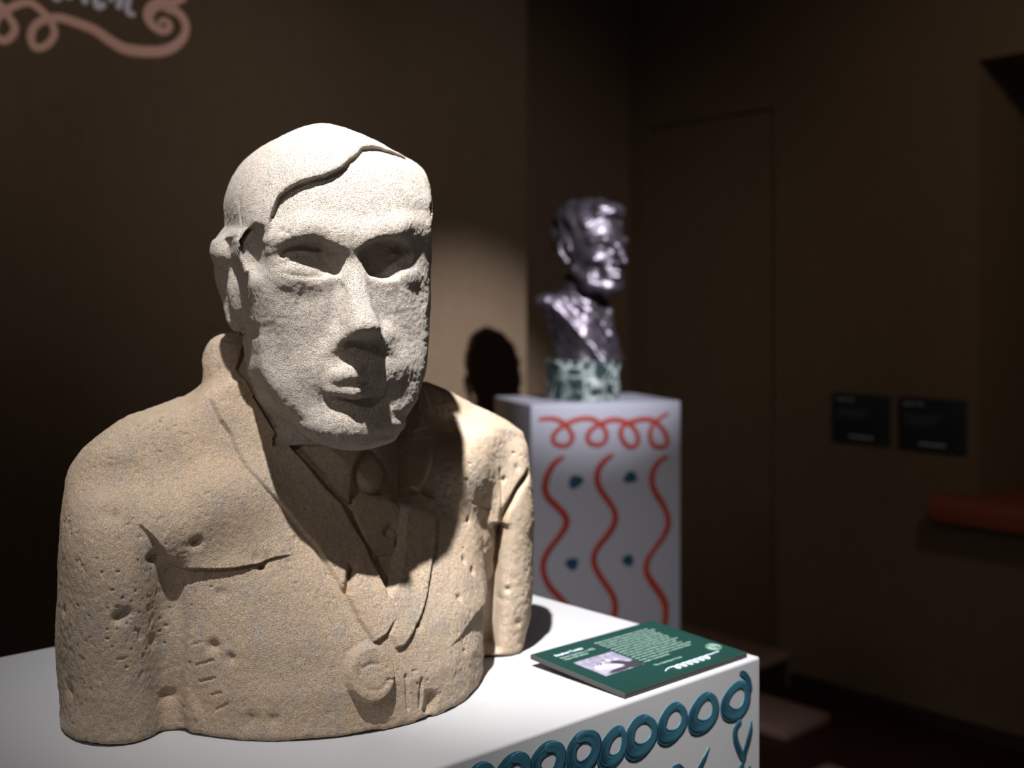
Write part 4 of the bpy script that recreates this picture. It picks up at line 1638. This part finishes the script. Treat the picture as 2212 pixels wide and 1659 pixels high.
G.apply(chest, GL, GH)
G.apply(lambda x, y, z: smax(supell(x, y, z, (0, -0.028, -0.25), (0.074, 0.060, 0.10), 4.0), -1 - z, 0), GL, GH, 0.01)
gell((-0.105, -0.075, -0.142), (0.038, 0.030, 0.016), 0.014)
gell((0.105, -0.070, -0.148), (0.036, 0.030, 0.018), 0.014)
gchain([(0, -0.030, -0.07), (0, -0.050, -0.19)], [0.054, 0.062], 0.012)
gchain([(-0.062, -0.060, -0.128), (-0.066, -0.020, -0.142), (-0.045, 0.018, -0.168), (-0.012, 0.040, -0.205), (0.0, 0.052, -0.235)], [0.013, 0.013, 0.012, 0.010, 0.008], 0.006)
gchain([(0.062, -0.060, -0.128), (0.066, -0.020, -0.145), (0.045, 0.018, -0.172), (0.012, 0.040, -0.208), (0.0, 0.052, -0.235)], [0.013, 0.013, 0.012, 0.010, 0.008], 0.006)
# head
TURN[0] = math.radians(12)
G.apply(turned(lambda x, y, z: smin(ell(x, y, z, (0, -0.022, 0.032), (0.079, 0.099, 0.092)), supell(x, y, z, (0, 0.018, -0.040), (0.063, 0.070, 0.084), 2.4), 0.03)), GL, GH, 0.004)
gell((0, 0.066, -0.104), (0.027, 0.024, 0.020), 0.014)
gchain([(-0.066, 0.0, -0.060), (-0.050, 0.040, -0.098), (-0.018, 0.066, -0.110)], [0.012, 0.013, 0.012], 0.016)
gchain([(0.066, 0.0, -0.060), (0.050, 0.040, -0.098), (0.018, 0.066, -0.110)], [0.012, 0.013, 0.012], 0.016)
for s in (-1, 1):
    gchain([(s * 0.012, 0.088, 0.008), (s * 0.034, 0.082, 0.016), (s * 0.058, 0.056, 0.012)], [0.009, 0.0095, 0.008], 0.010)
    gell((s * 0.031, 0.092, -0.008), (0.021, 0.018, 0.0115), 0.004, 'cut')
    gell((s * 0.031, 0.066, -0.010), (0.015, 0.014, 0.0105), 0.003)
    gchain([(s * 0.017, 0.076, -0.004), (s * 0.032, 0.081, 0.000), (s * 0.047, 0.068, -0.006)], [0.0034], 0.003)
    gell((s * 0.046, 0.056, -0.036), (0.020, 0.019, 0.013), 0.012)
    gell((s * 0.044, 0.066, -0.066), (0.012, 0.016, 0.020), 0.014, 'cut')
    gchain([(s * 0.016, 0.094, -0.044), (s * 0.030, 0.080, -0.075)], [0.003, 0.003], 0.004, 'cut')
    gchain([(s * 0.080, -0.022, 0.022), (s * 0.088, -0.034, 0.006), (s * 0.085, -0.030, -0.018), (s * 0.078, -0.016, -0.040)], [0.008, 0.009, 0.008, 0.008], 0.004)
    gchain([(s * 0.078, -0.010, 0.020), (s * 0.079, -0.004, -0.010)], [0.006, 0.005], 0.004)
    gell((s * 0.090, -0.018, -0.004), (0.010, 0.008, 0.016), 0.003, 'cut')
gchain([(0, 0.086, 0.010), (0, 0.102, -0.016), (0, 0.116, -0.040)], [0.009, 0.010, 0.0125], 0.008)
gell((-0.012, 0.098, -0.046), (0.0085, 0.011, 0.008), 0.006)
gell((0.012, 0.098, -0.046), (0.0085, 0.011, 0.008), 0.006)
gell((0, 0.084, -0.070), (0.026, 0.014, 0.020), 0.010)
gchain([(-0.024, 0.082, -0.070), (0, 0.096, -0.066), (0.024, 0.082, -0.070)], [0.004, 0.006, 0.004], 0.004)
gchain([(-0.020, 0.084, -0.080), (0, 0.095, -0.081), (0.020, 0.084, -0.080)], [0.004, 0.006, 0.004], 0.004)
gchain([(-0.027, 0.086, -0.0745), (0, 0.104, -0.0740), (0.027, 0.086, -0.0745)], [0.0022], 0.002, 'cut')
gchain([(-0.016, 0.094, -0.091), (0.016, 0.094, -0.091)], [0.005], 0.006, 'cut')


# hair combed back in thick waves
def ghair(x, y, z):
    cap = ell(x, y, z, (0, -0.027, 0.040), (0.0845, 0.104, 0.0945))
    wave = 0.0042 * np.sin(95 * z + 38 * y + 1.2 * np.sin(60 * x)) + 0.0025 * np.sin(140 * (y + 0.6 * z) + 40 * x)
    ax_ = np.abs(x)
    line = 0.082 - 0.020 * sstep(0.028, 0.055, ax_) * 1.0
    front = np.where(y > 0.0, (line - 0.95 * np.maximum(0.07 - y, 0) * sstep(0.02, 0.07, ax_)) - z, np.where(ax_ > 0.04, -0.058 - z, -0.085 - z))
    return smax(cap - wave, front, 0.008)


G.apply(turned(ghair), GL, GH, 0.003)
gell((0.012, 0.048, 0.098), (0.052, 0.030, 0.020), 0.010)
gchain([(-0.04, 0.062, 0.080), (0.0, 0.074, 0.090), (0.045, 0.060, 0.084)], [0.008, 0.010, 0.008], 0.006)
GP, GQ = G.mesh()
GP = relax(GP, GQ, 2, 0.5)
GN = vnormals(GP, GQ)
onchest = GP[:, 2] < -0.125
GP = GP + GN * (np.where(onchest, 0.0020, 0.0008) * vnoise(GP, 90, 3) + np.where(onchest, 0.0018, 0.0008) * vnoise(GP, 45, 4))[:, None]
GP[:, 2] = np.maximum(GP[:, 2], -0.2975)
GN = vnormals(GP, GQ)

m, nt, b = mat_new('bronze')
v = coords(nt)
n1 = noise(nt, v, 30, 4, 0.6)
c = mix(nt, ramp(nt, n1, [(0.35, 0.0), (0.7, 1.0)]), (0.085, 0.071, 0.086), (0.165, 0.143, 0.17))
nt.links.new(c, b.inputs['Base Color'])
b.inputs['Metallic'].default_value = 0.88
b.inputs['Roughness'].default_value = 0.42
bump(nt, b, noise(nt, v, 110, 3, 0.6), 0.2, 0.003)
M_BRONZE = m

MQ = frame(QW, QR, -QF, Z)
qb = empty('bronze_bust', MQ @ Matrix.Translation((0, 0, -0.401)))
tag(qb, 'dark bronze bust of a man with combed back hair on a green marble block', 'bust')
gid = np.zeros(len(GP), int)
gx_, gy_, gz_ = GP.T
ct_, st_ = math.cos(TURN[0]), math.sin(TURN[0])
gx_, gy_ = gx_ * ct_ + gy_ * st_, -gx_ * st_ + gy_ * ct_
gid[gz_ > -0.118] = 1
gid[(gz_ > -0.14) & (np.hypot(gx_, gy_ + 0.03) < 0.055)] = 1
hairv = (np.abs(ghair(gx_, gy_, gz_)) < 0.0035) | ((gz_ > 0.084) & (gy_ > 0.0))
gid[hairv & (gz_ > -0.09)] = 2
earv = (np.abs(gx_) > 0.0745) & (gz_ < 0.032) & (gz_ > -0.052) & (gy_ < 0.004) & (gy_ > -0.046)
gid[earv & (gx_ < 0)] = 3
gid[earv & (gx_ > 0)] = 4
gfid = np.sort(gid[GQ], axis=1)[:, 1]
GNf = GN.copy()
GNf[:, 1] *= -1


def bronze_part(name, k, parent):
    q = GQ[gfid == k]
    used, inv = np.unique(q.ravel(), return_inverse=True)
    P = GP[used].copy()
    P[:, 1] *= -1
    P[:, 2] += 0.401
    me = fast_mesh(name, P, inv.reshape(-1, 4)[:, ::-1], True)
    me.normals_split_custom_set_from_vertices(GNf[used].astype(np.float32).tolist())
    return link(name, me, M_BRONZE, parent)


bronze_part('shoulders', 0, qb)
qh = bronze_part('head', 1, qb)
bronze_part('hair', 2, qh)
bronze_part('ear', 3, qh)
bronze_part('ear', 4, qh)

# green marble block
m, nt, b = mat_new('green_marble')
v = coords(nt)
wob = noise(nt, v, 14, 4, 0.6, 'Color')
vv = nd(nt, 'ShaderNodeMix')
vv.data_type = 'VECTOR'
vv.inputs[0].default_value = 0.06
nt.links.new(v, vv.inputs[4])
nt.links.new(wob, vv.inputs[5])
vo = nd(nt, 'ShaderNodeTexVoronoi', Scale=26.0)
vo.feature = 'DISTANCE_TO_EDGE'
nt.links.new(vv.outputs[1], vo.inputs['Vector'])
vein = ramp(nt, vo.outputs['Distance'], [(0.0, 0.95), (0.06, 0.55), (0.16, 0.0)])
patch = noise(nt, v, 20, 3, 0.6)
c = mix(nt, ramp(nt, patch, [(0.35, 0.0), (0.7, 1.0)]), (0.006, 0.014, 0.015), (0.028, 0.048, 0.046))
gate = noise(nt, v, 9, 2, 0.5)
vf = nd(nt, 'ShaderNodeMath', operation='MULTIPLY')
nt.links.new(vein, vf.inputs[0])
nt.links.new(ramp(nt, gate, [(0.36, 0.15), (0.52, 1.0)]), vf.inputs[1])
c = mix(nt, vf.outputs[0], c, (0.42, 0.46, 0.45))
nt.links.new(c, b.inputs['Base Color'])
b.inputs['Roughness'].default_value = 0.22
M_MARBLE = m
import bmesh
bm = bmesh.new()
r0, r1, h = 0.1035, 0.1075, 0.1033
prof = [(0.0, 0.0), (r0 - 0.002, 0.0), (r0, 0.002), (r1, h - 0.002), (r1 - 0.002, h), (0.0, h)]
seg = 72
rings = []
for (r, z_) in prof:
    if r == 0:
        rings.append([bm.verts.new((0, 0, z_))])
    else:
        rings.append([bm.verts.new((r * math.cos(2 * math.pi * k / seg), r * 0.92 * math.sin(2 * math.pi * k / seg), z_)) for k in range(seg)])
for a_, b_ in zip(rings[:-1], rings[1:]):
    for k in range(seg):
        k2 = (k + 1) % seg
        if len(a_) == 1:
            bm.faces.new((a_[0], b_[k2], b_[k]))
        elif len(b_) == 1:
            bm.faces.new((a_[k], a_[k2], b_[0]))
        else:
            bm.faces.new((a_[k], a_[k2], b_[k2], b_[k]))
me = bpy.data.meshes.new('marble_base')
bm.to_mesh(me)
bm.free()
me.polygons.foreach_set('use_smooth', [True] * len(me.polygons))
me.set_sharp_from_angle(angle=math.radians(40))
mb_ = link('marble_base', me, M_MARBLE, qb)
off = Vector((0.187 - QW[0], 3.0 - QW[1], 0))
mb_.location = (off.dot(Vector(QR)), -off.dot(Vector(QF)), 0.0005)
mb_['label'] = 'green marble block with white veins'
